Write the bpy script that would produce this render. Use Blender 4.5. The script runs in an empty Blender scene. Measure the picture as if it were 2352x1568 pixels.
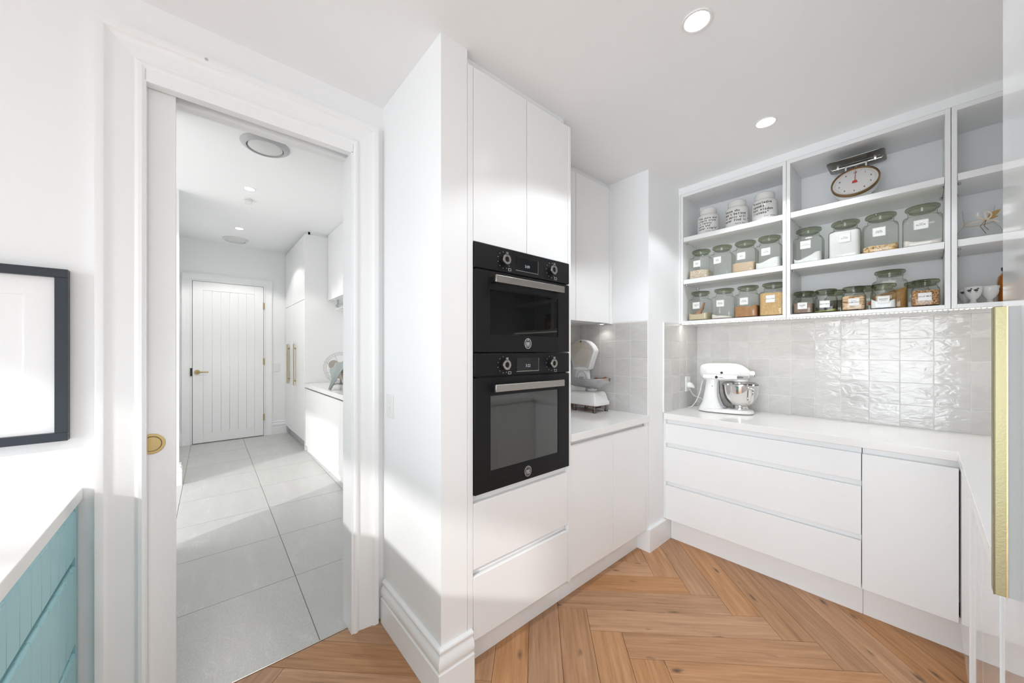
import bpy, bmesh, math, random
from mathutils import Vector, Matrix
random.seed(7)
PI = math.pi
S = bpy.context.scene
C = S.collection

# ---------------------------------------------------------------- camera, world, sun, window light, exposure
cam = bpy.data.cameras.new('camera')
cam.sensor_width = 36.0
cam.lens = 824.0 / 2352.0 * 36.0
cam.shift_y = 22.0 / 2352.0
cam.clip_start = 0.02
camo = bpy.data.objects.new('camera', cam)
C.objects.link(camo)
camo.location = (0, 0, 1.35)
camo.rotation_euler = (PI / 2, 0, math.atan2(.754, .657))
S.camera = camo

world = bpy.data.worlds.new('world')
S.world = world
world.use_nodes = True
wb = world.node_tree.nodes['Background']
wb.inputs[0].default_value = (0.93, 0.97, 1.0, 1)
wb.inputs[1].default_value = 1.0

def add_light(name, kind, loc, power, color=(1, 1, 1), direction=None, **kw):
    l = bpy.data.lights.new(name, kind)
    l.energy = power
    l.color = color
    for k, v in kw.items():
        setattr(l, k, v)
    o = bpy.data.objects.new(name, l)
    C.objects.link(o)
    o.location = loc
    if direction is not None:
        o.rotation_euler = Vector(direction).to_track_quat('-Z', 'Y').to_euler()
    return o

SUN_DIR = (-.456, 1.0, -.5)
add_light('sun', 'SUN', (0, -6, 6), 1.6, (1, .985, .96), SUN_DIR, angle=math.radians(1.6))
# garden and hall daylight; garden lamp widened past its opening, kitchen lamp added as fill
add_light('garden_window_light', 'AREA', (.60, -2.5, 1.05), 36, (.86, .935, 1), (-.06, 1, -.10), shape='RECTANGLE', size=3.3, size_y=2.1, spread=math.radians(88))
add_light('kitchen_fill_light', 'AREA', (3.3, -.6, 1.3), 13, (.86, .935, 1), (-1, .12, 0), shape='RECTANGLE', size=3.4, size_y=2.3)
add_light('hall_window_light', 'AREA', (-4.0, -2.5, .8), 52, (1, .965, .925), (0, 1, -.3), shape='RECTANGLE', size=3.4, size_y=2.2)

S.cycles.transparent_max_bounces = 32
S.cycles.diffuse_bounces = 8
S.view_settings.view_transform = 'Standard'
S.view_settings.look = 'None'
S.view_settings.gamma = 1
S.view_settings.use_curve_mapping = False
S.view_settings.exposure = 0.36

# ---------------------------------------------------------------- helpers
def smooth_path(pts, k=6):
    P = [Vector(p) for p in pts]; out = []
    for i in range(len(P) - 1):
        a, b, c, d = P[max(i - 1, 0)], P[i], P[i + 1], P[min(i + 2, len(P) - 1)]
        for j in range(k):
            t = j / k
            out.append(.5 * ((2 * b) + (c - a) * t + (2 * a - 5 * b + 4 * c - d) * t * t + (3 * b - a - 3 * c + d) * t ** 3))
    return out + [P[-1]]

class MB:
    def __init__(s):
        s.v = []; s.f = []
    def add(s, vs, fs):
        n = len(s.v)
        s.v += [tuple(p) for p in vs]
        s.f += [tuple(i + n for i in f) for f in fs]
        return s
    def box(s, x0, x1, y0, y1, z0, z1):
        x0, x1 = sorted((x0, x1)); y0, y1 = sorted((y0, y1)); z0, z1 = sorted((z0, z1))
        return s.add([(x0, y0, z0), (x1, y0, z0), (x1, y1, z0), (x0, y1, z0), (x0, y0, z1), (x1, y0, z1), (x1, y1, z1), (x0, y1, z1)],
                     [(0, 3, 2, 1), (4, 5, 6, 7), (0, 1, 5, 4), (1, 2, 6, 5), (2, 3, 7, 6), (3, 0, 4, 7)])
    def rings(s, rings, cap0=True, cap1=True, closed=False):
        n = len(rings[0]); vs = [p for r in rings for p in r]; fs = []
        m = len(rings)
        for i in range(m if closed else m - 1):
            a = i * n; b = ((i + 1) % m) * n
            for j in range(n):
                k = (j + 1) % n
                fs.append((a + j, a + k, b + k, b + j))
        if not closed:
            if cap0: fs.append(tuple(reversed(range(n))))
            if cap1: fs.append(tuple((m - 1) * n + j for j in range(n)))
        return s.add(vs, fs)
    def lathe(s, prof, seg=32, c=(0, 0, 0), cap0=True, cap1=True):
        return s.rings([[(c[0] + r * math.cos(2 * PI * j / seg), c[1] + r * math.sin(2 * PI * j / seg), c[2] + z) for j in range(seg)] for r, z in prof], cap0, cap1)
    def cyl(s, p0, p1, r, seg=16, r1=None):
        return s.tube([p0, p1], [r, r if r1 is None else r1], seg)
    def tube(s, pts, r, seg=8):
        pts = [Vector(p) for p in pts]
        rs = r if isinstance(r, (list, tuple)) else [r] * len(pts)
        rings = []; up = None
        for i, p in enumerate(pts):
            d = (pts[min(i + 1, len(pts) - 1)] - pts[max(i - 1, 0)]).normalized()
            if up is None:
                up = Vector((0, 0, 1)) if abs(d.z) < .9 else Vector((1, 0, 0))
            a = d.cross(up).normalized(); up = a.cross(d).normalized()
            rings.append([p + rs[i] * (math.cos(2 * PI * j / seg) * a + math.sin(2 * PI * j / seg) * up) for j in range(seg)])
        return s.rings(rings)
    def prism(s, poly, d0, d1, f):
        """poly of 2d points extruded between d0 and d1, f(u,v,d) -> xyz"""
        n = len(poly)
        return s.add([f(u, v, d0) for u, v in poly] + [f(u, v, d1) for u, v in poly],
                     [tuple(reversed(range(n))), tuple(range(n, 2 * n))] + [(j, (j + 1) % n, n + (j + 1) % n, n + j) for j in range(n)])
    def loft(s, secs, seg=40, cap0=True, cap1=True, axis='z'):
        """superellipse sections (t, cu, cv, hu, hv, n) stacked along the axis"""
        R = []
        for t, cu, cv, hu, hv, n in secs:
            ring = []
            for j in range(seg):
                a = 2 * PI * (j + .5) / seg
                ca, sa = math.cos(a), math.sin(a)
                u = cu + hu * math.copysign(abs(ca) ** (2 / n), ca)
                v = cv + hv * math.copysign(abs(sa) ** (2 / n), sa)
                ring.append((u, v, t) if axis == 'z' else (t, u, v))
            R.append(ring)
        return s.rings(R, cap0, cap1)
    def sweep(s, path, prof, closed=False):
        """prof (offset, height) carried along a 2d path in xy, offset to the path's right side, mitred at corners"""
        n = len(path); R = []
        P = [Vector(p) for p in path]
        for i, p in enumerate(P):
            ds = []
            if i > 0: ds.append((p - P[i - 1]).normalized())
            if i < n - 1: ds.append((P[i + 1] - p).normalized())
            ns = [Vector((d.y, -d.x)) for d in ds]
            if len(ns) == 2:
                m = (ns[0] + ns[1]); m = m / max(1e-6, m.dot(ns[0]))
            else:
                m = ns[0]
            R.append([(p.x + m.x * o, p.y + m.y * o, h) for o, h in prof])
        return s.rings(R)
    def xf(s, M):
        s.v = [tuple(M @ Vector(p)) for p in s.v]
        return s

def finish(me, mat, smooth, angle):
    bm = bmesh.new(); bm.from_mesh(me)
    bmesh.ops.recalc_face_normals(bm, faces=bm.faces)
    bm.to_mesh(me); bm.free()
    if mat: me.materials.append(mat)
    if smooth:
        me.polygons.foreach_set('use_smooth', [True] * len(me.polygons))
        me.set_sharp_from_angle(angle=math.radians(angle))

def root_inv(o):
    return (Matrix.Translation(o.location) @ Matrix.Rotation(o.rotation_euler.z, 4, 'Z')).inverted()

def obj(name, mb, mat, parent=None, bevel=0, smooth=True, angle=35, local=False, seg=2, label=None):
    me = bpy.data.meshes.new(name)
    me.from_pydata(mb.v, [], mb.f)
    finish(me, mat, smooth, angle)
    o = bpy.data.objects.new(name, me)
    C.objects.link(o)
    if parent is not None:
        o.parent = parent
        if not local and parent.type == 'EMPTY':
            o.matrix_parent_inverse = root_inv(parent)
    if bevel:
        b = o.modifiers.new('bevel', 'BEVEL'); b.width = bevel; b.segments = seg; b.limit_method = 'ANGLE'; b.angle_limit = math.radians(40)
    if label: o['label'] = label
    return o

def tag(o, label=None, cat=None, group=None, kind=None):
    if label: o['label'] = label
    if cat: o['category'] = cat
    if group: o['group'] = group
    if kind: o['kind'] = kind
    return o

def thing(name, label, cat, loc=(0, 0, 0), rotz=0, group=None, kind=None):
    o = bpy.data.objects.new(name, None)
    C.objects.link(o)
    o.empty_display_size = .05
    o.location = loc; o.rotation_euler = (0, 0, rotz)
    return tag(o, label, cat, group, kind)

def struct(name, mb, mat, label=None, **k):
    o = obj(name, mb, mat, **k)
    o['kind'] = 'structure'
    if label: o['label'] = label
    return o

def share(name, me, parent, loc=(0, 0, 0), rot=(0, 0, 0)):
    o = bpy.data.objects.new(name, me)
    C.objects.link(o)
    o.parent = parent
    if parent.type == 'EMPTY':
        o.matrix_parent_inverse = root_inv(parent)
    o.location = loc; o.rotation_euler = rot
    return o

_tc = {}
def text2d(s, size=1.0, bold=0.0, mono=0.0, align='CENTER'):
    """flat lettering as (verts2d, faces)"""
    key = (s, bold)
    def raw(t):
        k = (t, bold)
        if k not in _tc:
            cu = bpy.data.curves.new('lettering', 'FONT')
            cu.body = t; cu.size = 1; cu.resolution_u = 2; cu.offset = bold
            ob = bpy.data.objects.new('lettering', cu)
            me = bpy.data.meshes.new_from_object(ob)
            _tc[k] = ([(v.co.x, v.co.y) for v in me.vertices], [tuple(p.vertices) for p in me.polygons])
            bpy.data.meshes.remove(me); bpy.data.objects.remove(ob); bpy.data.curves.remove(cu)
        return _tc[k]
    V = []; F = []
    if mono:
        x = 0
        for ch in s:
            if ch != ' ':
                v, f = raw(ch)
                if v:
                    w0 = min(p[0] for p in v); w1 = max(p[0] for p in v)
                    k = min(1.0, mono * .92 / max(1e-5, w1 - w0))
                    n = len(V)
                    V += [(x + (p[0] - (w0 + w1) / 2) * k, p[1]) for p in v]
                    F += [tuple(i + n for i in q) for q in f]
            x += mono
    else:
        v, f = raw(s); V = list(v); F = list(f)
    if V and align == 'CENTER':
        m = (min(p[0] for p in V) + max(p[0] for p in V)) / 2
        V = [(p[0] - m, p[1]) for p in V]
    return [(p[0] * size, p[1] * size) for p in V], F

def lettering(name, lines, mat, parent, f, bold=0, mono=0, align='CENTER', local=False):
    """lines: (string, size, u, v) ; f(u,v) -> xyz"""
    mb = MB()
    for s, size, u0, v0 in lines:
        v, fs = text2d(s, size, bold, mono, align)
        mb.add([f(u0 + p[0], v0 + p[1]) for p in v], fs)
    return obj(name, mb, mat, parent, smooth=False, local=local)

# ---------------------------------------------------------------- materials
def nodes(m):
    m.use_nodes = True
    nt = m.node_tree
    return nt, nt.nodes['Principled BSDF']

def N(nt, t, **k):
    n = nt.nodes.new(t)
    for a, b in k.items():
        setattr(n, a, b)
    return n

def pmat(name, col, rough=.5, metal=0, bump=0, bscale=60, spec=.5, coat=0, var=0, vscale=3, trans=0, ior=1.5, emit=None, estr=0):
    m = bpy.data.materials.new(name)
    nt, p = nodes(m)
    p.inputs['Base Color'].default_value = (*col, 1)
    p.inputs['Roughness'].default_value = rough
    p.inputs['Metallic'].default_value = metal
    p.inputs['Specular IOR Level'].default_value = spec
    p.inputs['IOR'].default_value = ior
    p.inputs['Transmission Weight'].default_value = trans
    if coat:
        p.inputs['Coat Weight'].default_value = coat
        p.inputs['Coat Roughness'].default_value = .05
    tc = N(nt, 'ShaderNodeTexCoord')
    if var:
        no = N(nt, 'ShaderNodeTexNoise'); no.inputs['Scale'].default_value = vscale; no.inputs['Detail'].default_value = 5
        nt.links.new(tc.outputs['Object'], no.inputs['Vector'])
        mx = N(nt, 'ShaderNodeMix', data_type='RGBA')
        mx.inputs[6].default_value = (*[c * (1 - var) for c in col], 1)
        mx.inputs[7].default_value = (*[min(1, c * (1 + var)) for c in col], 1)
        nt.links.new(no.outputs['Fac'], mx.inputs[0]); nt.links.new(mx.outputs[2], p.inputs['Base Color'])
    if bump:
        no = N(nt, 'ShaderNodeTexNoise'); no.inputs['Scale'].default_value = bscale; no.inputs['Detail'].default_value = 4
        nt.links.new(tc.outputs['Object'], no.inputs['Vector'])
        b = N(nt, 'ShaderNodeBump'); b.inputs['Strength'].default_value = bump; b.inputs['Distance'].default_value = .01
        nt.links.new(no.outputs['Fac'], b.inputs['Height']); nt.links.new(b.outputs['Normal'], p.inputs['Normal'])
    if emit:
        p.inputs['Emission Color'].default_value = (*emit, 1)
        p.inputs['Emission Strength'].default_value = estr
    return m

def ramp(nt, stops, fac):
    r = N(nt, 'ShaderNodeValToRGB')
    e = r.color_ramp.elements
    while len(e) < len(stops): e.new(.5)
    for i, (pos, c) in enumerate(stops):
        e[i].position = pos; e[i].color = (*c, 1)
    nt.links.new(fac, r.inputs[0])
    return r

M = {}
M['paint'] = pmat('wall_paint', (.862, .875, .882), .55, bump=.02, bscale=300)
M['ceil'] = pmat('ceiling_paint', (.888, .90, .908), .7, bump=.015, bscale=250)
M['trim'] = pmat('trim_enamel', (.862, .875, .882), .3)
M['satin'] = pmat('satin_white_lacquer', (.845, .853, .857), .22, var=.01)
M['gloss'] = pmat('high_gloss_white_acrylic', (.838, .845, .85), .06, ior=1.55)
M['carcass'] = pmat('white_melamine', (.82, .825, .828), .35, var=.01)
M['stone'] = pmat('white_engineered_stone', (.83, .825, .815), .12, var=.015, vscale=40)
M['black'] = pmat('matte_black_enamel', (.009, .009, .010), .42, spec=.22)
M['blackgap'] = pmat('dark_gap', (.01, .01, .01), .7)
M['ovenglass'] = pmat('black_oven_glass', (.004, .0045, .0045), .04, spec=.22)
M['ovenglass2'] = pmat('smoked_oven_glass', (.03, .034, .033), .05, ior=1.9)
M['steel'] = pmat('brushed_steel', (.43, .40, .375), .32, 1, bump=.05, bscale=400)
M['chrome'] = pmat('polished_chrome', (.75, .74, .72), .08, 1)
M['darksteel'] = pmat('tarnished_steel', (.19, .18, .16), .28, 1, var=.35, vscale=18)
M['brass'] = pmat('brushed_brass', (.50, .375, .175), .32, 1, bump=.04, bscale=300)
M['brasspale'] = pmat('pale_brushed_brass', (.30, .265, .155), .42, 1, bump=.04, bscale=300)
M['nickel'] = pmat('satin_nickel', (.55, .56, .56), .36, 1)
M['bronze'] = pmat('aged_bronze', (.33, .22, .11), .3, 1)
M['teal'] = pmat('teal_cabinet_paint', (.30, .555, .595), .3)
M['grout'] = pmat('grout', (.74, .735, .72), .8)
M['darkgrout'] = pmat('dark_joint', (.22, .22, .21), .8)
M['subfloor'] = pmat('dark_subfloor', (.06, .04, .025), .8)
M['ebony'] = pmat('dark_navy_stained_wood', (.020, .029, .040), .42, bump=.12, bscale=160)
M['mat'] = pmat('mount_board', (.9, .905, .91), .6)
M['print'] = pmat('print_paper', (.89, .895, .9), .4)
M['ceramic'] = pmat('white_glazed_ceramic', (.70, .69, .67), .1)
M['enamel'] = pmat('white_enamel', (.76, .76, .75), .13, var=.02, vscale=12)
M['ink'] = pmat('black_ink', (.015, .014, .013), .5)
M['inkgrey'] = pmat('grey_ink', (.30, .29, .28), .6)
M['paper'] = pmat('label_paper', (.80, .80, .78), .55)
M['plastic'] = pmat('white_plastic', (.80, .80, .79), .3)
M['whitecord'] = pmat('white_rubber', (.78, .78, .77), .45)
M['rubber'] = pmat('black_rubber', (.02, .02, .02), .6)
M['rust'] = pmat('red_painted_metal', (.35, .05, .02), .4, var=.3, vscale=80)
M['redneedle'] = pmat('red_needle', (.55, .06, .04), .45)
M['dialface'] = pmat('dial_face', (.74, .73, .72), .4)
M['screen'] = pmat('black_display', (.006, .007, .008), .08)
M['digits'] = pmat('lit_digits', (.02, .02, .02), .5, emit=(.75, .8, .85), estr=.5)
M['led'] = pmat('led_chip', (.9, .9, .85), .5, emit=(1, .93, .82), estr=9)
M['ledtape'] = pmat('led_tape', (.8, .8, .78), .4)
M['lens'] = pmat('lit_downlight_lens', (.9, .9, .9), .3, emit=(1, .97, .93), estr=14)
M['ventgrey'] = pmat('vent_grey_plastic', (.52, .53, .54), .4)
M['lightgrey'] = pmat('vent_disc_grey', (.70, .71, .71), .4)
M['towel'] = pmat('grey_green_cotton', (.30, .335, .335), .9, var=.1, vscale=30)
M['wire'] = pmat('wire_metal', (.32, .31, .30), .4, 1)
M['ribbon'] = pmat('cream_ribbon', (.70, .60, .48), .5)
M['leafbrown'] = pmat('dried_leaf', (.38, .24, .08), .7, var=.25, vscale=60)
M['blacklid'] = pmat('black_tin_lid', (.012, .012, .012), .3)
M['darkgrey'] = pmat('dark_grey_print', (.05, .05, .055), .5, var=.5, vscale=300)
M['scoop'] = pmat('brown_scoop', (.42, .24, .14), .5)
M['orangelabel'] = pmat('orange_label', (.72, .16, .03), .5)

def thin_glass(name, tint, edge, ior=1.45):
    m = bpy.data.materials.new(name)
    m.use_nodes = True
    nt = m.node_tree
    nt.nodes.clear()
    out = N(nt, 'ShaderNodeOutputMaterial')
    no = N(nt, 'ShaderNodeTexNoise'); no.inputs['Scale'].default_value = 25
    tc = N(nt, 'ShaderNodeTexCoord'); nt.links.new(tc.outputs['Object'], no.inputs['Vector'])
    b = N(nt, 'ShaderNodeBump'); b.inputs['Strength'].default_value = .12; b.inputs['Distance'].default_value = .004
    nt.links.new(no.outputs['Fac'], b.inputs['Height'])
    lw = N(nt, 'ShaderNodeLayerWeight'); lw.inputs[0].default_value = .5
    cr = ramp(nt, [(0, tint), (.66, tint), (1, edge)], lw.outputs['Facing'])
    tr = N(nt, 'ShaderNodeBsdfTransparent'); nt.links.new(cr.outputs[0], tr.inputs[0])
    gl = N(nt, 'ShaderNodeBsdfGlossy'); gl.inputs['Roughness'].default_value = .04
    nt.links.new(b.outputs['Normal'], gl.inputs['Normal'])
    pw_ = N(nt, 'ShaderNodeMath', operation='POWER'); pw_.inputs[1].default_value = 5.0
    nt.links.new(lw.outputs['Facing'], pw_.inputs[0])
    f0 = ((ior - 1) / (ior + 1)) ** 2
    ma = N(nt, 'ShaderNodeMath', operation='MULTIPLY_ADD'); ma.inputs[1].default_value = (1 - f0) * .75; ma.inputs[2].default_value = f0
    nt.links.new(pw_.outputs[0], ma.inputs[0])
    mx = N(nt, 'ShaderNodeMixShader')
    nt.links.new(ma.outputs[0], mx.inputs[0]); nt.links.new(tr.outputs[0], mx.inputs[1]); nt.links.new(gl.outputs[0], mx.inputs[2])
    nt.links.new(mx.outputs[0], out.inputs[0])
    return m
M['jarglass'] = thin_glass('jar_glass', (.955, .962, .95), (.26, .28, .20))
M['lidglass'] = thin_glass('green_tinted_glass', (.70, .725, .63), (.05, .06, .025))
M['clearglass'] = thin_glass('clear_thin_glass', (.985, .988, .985), (.74, .76, .74))
M['picglass'] = thin_glass('non_reflective_picture_glass', (.995, .995, .995), (.97, .97, .97), 1.12)
M['amberjar'] = thin_glass('amber_jar_glass', (.97, .93, .85), (.5, .3, .12))
M['shield'] = thin_glass('clear_plastic_shield', (.9, .9, .89), (.5, .5, .5))

def grains(name, cols, scale, rough=.8, kind='VORONOI', bump=.5, stretch=(1, 1, 1)):
    m = bpy.data.materials.new(name)
    nt, p = nodes(m)
    tc = N(nt, 'ShaderNodeTexCoord'); mp = N(nt, 'ShaderNodeMapping'); mp.inputs['Scale'].default_value = stretch
    nt.links.new(tc.outputs['Object'], mp.inputs[0])
    if kind == 'VORONOI':
        t = N(nt, 'ShaderNodeTexVoronoi'); t.inputs['Scale'].default_value = scale
        nt.links.new(mp.outputs[0], t.inputs['Vector'])
        sp = N(nt, 'ShaderNodeSeparateColor'); nt.links.new(t.outputs['Color'], sp.inputs[0])
        fac = sp.outputs[0]; h = t.outputs['Distance']
    else:
        t = N(nt, 'ShaderNodeTexNoise'); t.inputs['Scale'].default_value = scale; t.inputs['Detail'].default_value = 6
        nt.links.new(mp.outputs[0], t.inputs['Vector'])
        fac = t.outputs['Fac']; h = fac
    n = len(cols)
    r = ramp(nt, [(i / max(1, n - 1), c) for i, c in enumerate(cols)], fac)
    nt.links.new(r.outputs[0], p.inputs['Base Color'])
    p.inputs['Roughness'].default_value = rough
    b = N(nt, 'ShaderNodeBump'); b.inputs['Strength'].default_value = bump; b.inputs['Distance'].default_value = .002
    b.invert = kind == 'VORONOI'
    nt.links.new(h, b.inputs['Height']); nt.links.new(b.outputs['Normal'], p.inputs['Normal'])
    return m
G = {
 'ricebrown': grains('speckled_rice', [(.42, .28, .16), (.66, .50, .34), (.72, .62, .50), (.80, .76, .70)], 260),
 'ricetan': grains('tan_rice', [(.60, .44, .30), (.70, .54, .38), (.66, .52, .38)], 330),
 'white': grains('white_powder', [(.78, .78, .77), (.84, .84, .83)], 20, kind='NOISE', bump=.1),
 'meal': grains('almond_meal', [(.56, .47, .30), (.64, .55, .37)], 160, kind='NOISE', bump=.2),
 'flour': grains('pale_flour', [(.70, .65, .60), (.76, .71, .66)], 60, kind='NOISE', bump=.2),
 'brownsugar': grains('brown_sugar', [(.10, .045, .02), (.38, .19, .08), (.46, .24, .11), (.42, .22, .10)], 45, kind='NOISE', bump=.4),
 'crumbs': grains('breadcrumbs', [(.20, .09, .03), (.58, .37, .16), (.72, .50, .24), (.66, .44, .2)], 110, kind='NOISE', bump=.4),
 'oats': grains('rolled_oats', [(.22, .11, .04), (.70, .43, .18), (.78, .56, .28), (.66, .56, .46)], 120, bump=1),
 'sesame': grains('sesame_seeds', [(.16, .10, .07), (.30, .20, .15), (.36, .26, .20)], 420),
 'peas': grains('split_peas', [(.10, .13, .02), (.42, .38, .07), (.20, .26, .05), (.58, .48, .16)], 150, bump=1),
 'almonds': grains('slivered_almonds', [(.20, .09, .03), (.68, .46, .26), (.76, .56, .36), (.72, .5, .3)], 130, bump=1, stretch=(.35, .35, 1.6)),
 'soup': grains('soup_mix', [(.10, .04, .015), (.42, .18, .05), (.62, .36, .14), (.24, .08, .03), (.70, .52, .30)], 230, bump=1),
 'dark': grains('dark_seeds', [(.06, .05, .03), (.16, .14, .09)], 200),
 'peaches': grains('amber_fruit', [(.45, .11, .008), (.60, .19, .015), (.36, .08, .006)], 22, kind='NOISE', bump=.3, rough=.4),
 'crisps': grains('orange_pieces', [(.5, .25, .06), (.66, .36, .1), (.55, .3, .12)], 40, bump=1),
 'wicker': grains('wicker_weave', [(.07, .04, .03), (.30, .22, .17), (.10, .06, .04)], 55, kind='NOISE', bump=1, stretch=(.2, .2, 2.5)),
}

# oak planks: grain along local x, tone per plank
m = bpy.data.materials.new('oak_plank'); M['oak'] = m
nt, p = nodes(m)
tc = N(nt, 'ShaderNodeTexCoord'); oi = N(nt, 'ShaderNodeObjectInfo')
mul = N(nt, 'ShaderNodeMath', operation='MULTIPLY'); mul.inputs[1].default_value = 37.0
nt.links.new(oi.outputs['Random'], mul.inputs[0])
cmb = N(nt, 'ShaderNodeCombineXYZ')
for i in range(3): nt.links.new(mul.outputs[0], cmb.inputs[i])
add = N(nt, 'ShaderNodeVectorMath', operation='ADD')
nt.links.new(tc.outputs['Object'], add.inputs[0]); nt.links.new(cmb.outputs[0], add.inputs[1])
mp = N(nt, 'ShaderNodeMapping'); mp.inputs['Scale'].default_value = (1.3, 22, 6)
nt.links.new(add.outputs[0], mp.inputs[0])
g1 = N(nt, 'ShaderNodeTexNoise'); g1.inputs['Scale'].default_value = 2.2; g1.inputs['Detail'].default_value = 9; g1.inputs['Roughness'].default_value = .65; g1.inputs['Distortion'].default_value = .6
nt.links.new(mp.outputs[0], g1.inputs['Vector'])
r1 = ramp(nt, [(.26, (.30, .146, .066)), (.45, (.435, .226, .106)), (.6, (.51, .274, .134)), (.8, (.61, .365, .205))], g1.outputs['Fac'])
mp2 = N(nt, 'ShaderNodeMapping'); mp2.inputs['Scale'].default_value = (3.2, 8.5, 3)
nt.links.new(add.outputs[0], mp2.inputs[0])
vo = N(nt, 'ShaderNodeTexVoronoi'); vo.inputs['Scale'].default_value = 1.3; vo.inputs['Randomness'].default_value = 1
wob = N(nt, 'ShaderNodeTexNoise'); wob.inputs['Scale'].default_value = 3; wob.inputs['Detail'].default_value = 3
nt.links.new(mp2.outputs[0], wob.inputs['Vector'])
wa = N(nt, 'ShaderNodeVectorMath', operation='MULTIPLY_ADD'); wa.inputs[1].default_value = (.25, .25, .25)
nt.links.new(wob.outputs['Color'], wa.inputs[0]); nt.links.new(mp2.outputs[0], wa.inputs[2])
nt.links.new(wa.outputs[0], vo.inputs['Vector'])
kn = ramp(nt, [(0, (1, 1, 1)), (.055, (.75, .75, .75)), (.16, (0, 0, 0))], vo.outputs['Distance'])
km = N(nt, 'ShaderNodeMix', data_type='RGBA')
nt.links.new(kn.outputs[0], km.inputs[0]); nt.links.new(r1.outputs[0], km.inputs[6]); km.inputs[7].default_value = (.085, .055, .04, 1)
hs = N(nt, 'ShaderNodeHueSaturation')
mr = N(nt, 'ShaderNodeMapRange'); mr.inputs[3].default_value = .90; mr.inputs[4].default_value = 1.10
nt.links.new(oi.outputs['Random'], mr.inputs[0]); nt.links.new(mr.outputs[0], hs.inputs['Value'])
ms = N(nt, 'ShaderNodeMath', operation='MULTIPLY'); ms.inputs[1].default_value = 7.31
mf = N(nt, 'ShaderNodeMath', operation='FRACT'); nt.links.new(oi.outputs['Random'], ms.inputs[0]); nt.links.new(ms.outputs[0], mf.inputs[0])
mr2 = N(nt, 'ShaderNodeMapRange'); mr2.inputs[3].default_value = .88; mr2.inputs[4].default_value = 1.04
nt.links.new(mf.outputs[0], mr2.inputs[0]); nt.links.new(mr2.outputs[0], hs.inputs['Saturation'])
nt.links.new(km.outputs[2], hs.inputs['Color']); nt.links.new(hs.outputs[0], p.inputs['Base Color'])
p.inputs['Roughness'].default_value = .45
p.inputs['Specular IOR Level'].default_value = .25
b = N(nt, 'ShaderNodeBump'); b.inputs['Strength'].default_value = .15; b.inputs['Distance'].default_value = .002
nt.links.new(g1.outputs['Fac'], b.inputs['Height']); nt.links.new(b.outputs['Normal'], p.inputs['Normal'])

# porcelain floor tile with faint veins
m = bpy.data.materials.new('grey_porcelain'); M['porcelain'] = m
nt, p = nodes(m)
tc = N(nt, 'ShaderNodeTexCoord'); oi = N(nt, 'ShaderNodeObjectInfo')
add = N(nt, 'ShaderNodeVectorMath', operation='ADD'); nt.links.new(tc.outputs['Object'], add.inputs[0]); nt.links.new(oi.outputs['Random'], add.inputs[1])
mp = N(nt, 'ShaderNodeMapping'); mp.inputs['Rotation'].default_value = (0, 0, .7); mp.inputs['Scale'].default_value = (1, 3.2, 1)
nt.links.new(add.outputs[0], mp.inputs[0])
a = N(nt, 'ShaderNodeTexNoise'); a.inputs['Scale'].default_value = 3.2; a.inputs['Detail'].default_value = 10; a.inputs['Distortion'].default_value = .5
nt.links.new(mp.outputs[0], a.inputs['Vector'])
c = N(nt, 'ShaderNodeTexNoise'); c.inputs['Scale'].default_value = 130; c.inputs['Detail'].default_value = 5
nt.links.new(mp.outputs[0], c.inputs['Vector'])
r = ramp(nt, [(.3, (.475, .472, .462)), (.56, (.50, .497, .487)), (.645, (.515, .512, .502)), (.66, (.56, .557, .545)), (.68, (.51, .507, .497)), (.85, (.49, .487, .477))], a.outputs['Fac'])
mx = N(nt, 'ShaderNodeMix', data_type='RGBA', blend_type='OVERLAY'); mx.inputs[0].default_value = .34
nt.links.new(r.outputs[0], mx.inputs[6]); nt.links.new(c.outputs['Fac'], mx.inputs[7]); nt.links.new(mx.outputs[2], p.inputs['Base Color'])
p.inputs['Roughness'].default_value = .3
b = N(nt, 'ShaderNodeBump'); b.inputs['Strength'].default_value = .06; b.inputs['Distance'].default_value = .002
nt.links.new(c.outputs['Fac'], b.inputs['Height']); nt.links.new(b.outputs['Normal'], p.inputs['Normal'])

# handmade glazed wall tile
m = bpy.data.materials.new('handmade_glazed_tile'); M['zellige'] = m
nt, p = nodes(m)
tc = N(nt, 'ShaderNodeTexCoord'); oi = N(nt, 'ShaderNodeObjectInfo')
mul = N(nt, 'ShaderNodeMath', operation='MULTIPLY'); mul.inputs[1].default_value = 19.0
nt.links.new(oi.outputs['Random'], mul.inputs[0])
add = N(nt, 'ShaderNodeVectorMath', operation='ADD'); nt.links.new(tc.outputs['Object'], add.inputs[0]); nt.links.new(mul.outputs[0], add.inputs[1])
mp = N(nt, 'ShaderNodeMapping'); mp.inputs['Scale'].default_value = (1, 1, 2.0); nt.links.new(add.outputs[0], mp.inputs[0])
a = N(nt, 'ShaderNodeTexNoise'); a.inputs['Scale'].default_value = 16; a.inputs['Detail'].default_value = 3; a.inputs['Distortion'].default_value = .9
nt.links.new(mp.outputs[0], a.inputs['Vector'])
r = ramp(nt, [(.2, (.53, .522, .508)), (.8, (.60, .592, .58))], a.outputs['Fac'])
hs = N(nt, 'ShaderNodeHueSaturation'); mr = N(nt, 'ShaderNodeMapRange'); mr.inputs[3].default_value = .95; mr.inputs[4].default_value = 1.05
nt.links.new(oi.outputs['Random'], mr.inputs[0]); nt.links.new(mr.outputs[0], hs.inputs['Value']); nt.links.new(r.outputs[0], hs.inputs['Color'])
nt.links.new(hs.outputs[0], p.inputs['Base Color'])
p.inputs['Roughness'].default_value = .09
p.inputs['Specular IOR Level'].default_value = .5
b = N(nt, 'ShaderNodeBump'); b.inputs['Strength'].default_value = .42; b.inputs['Distance'].default_value = .006
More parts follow.
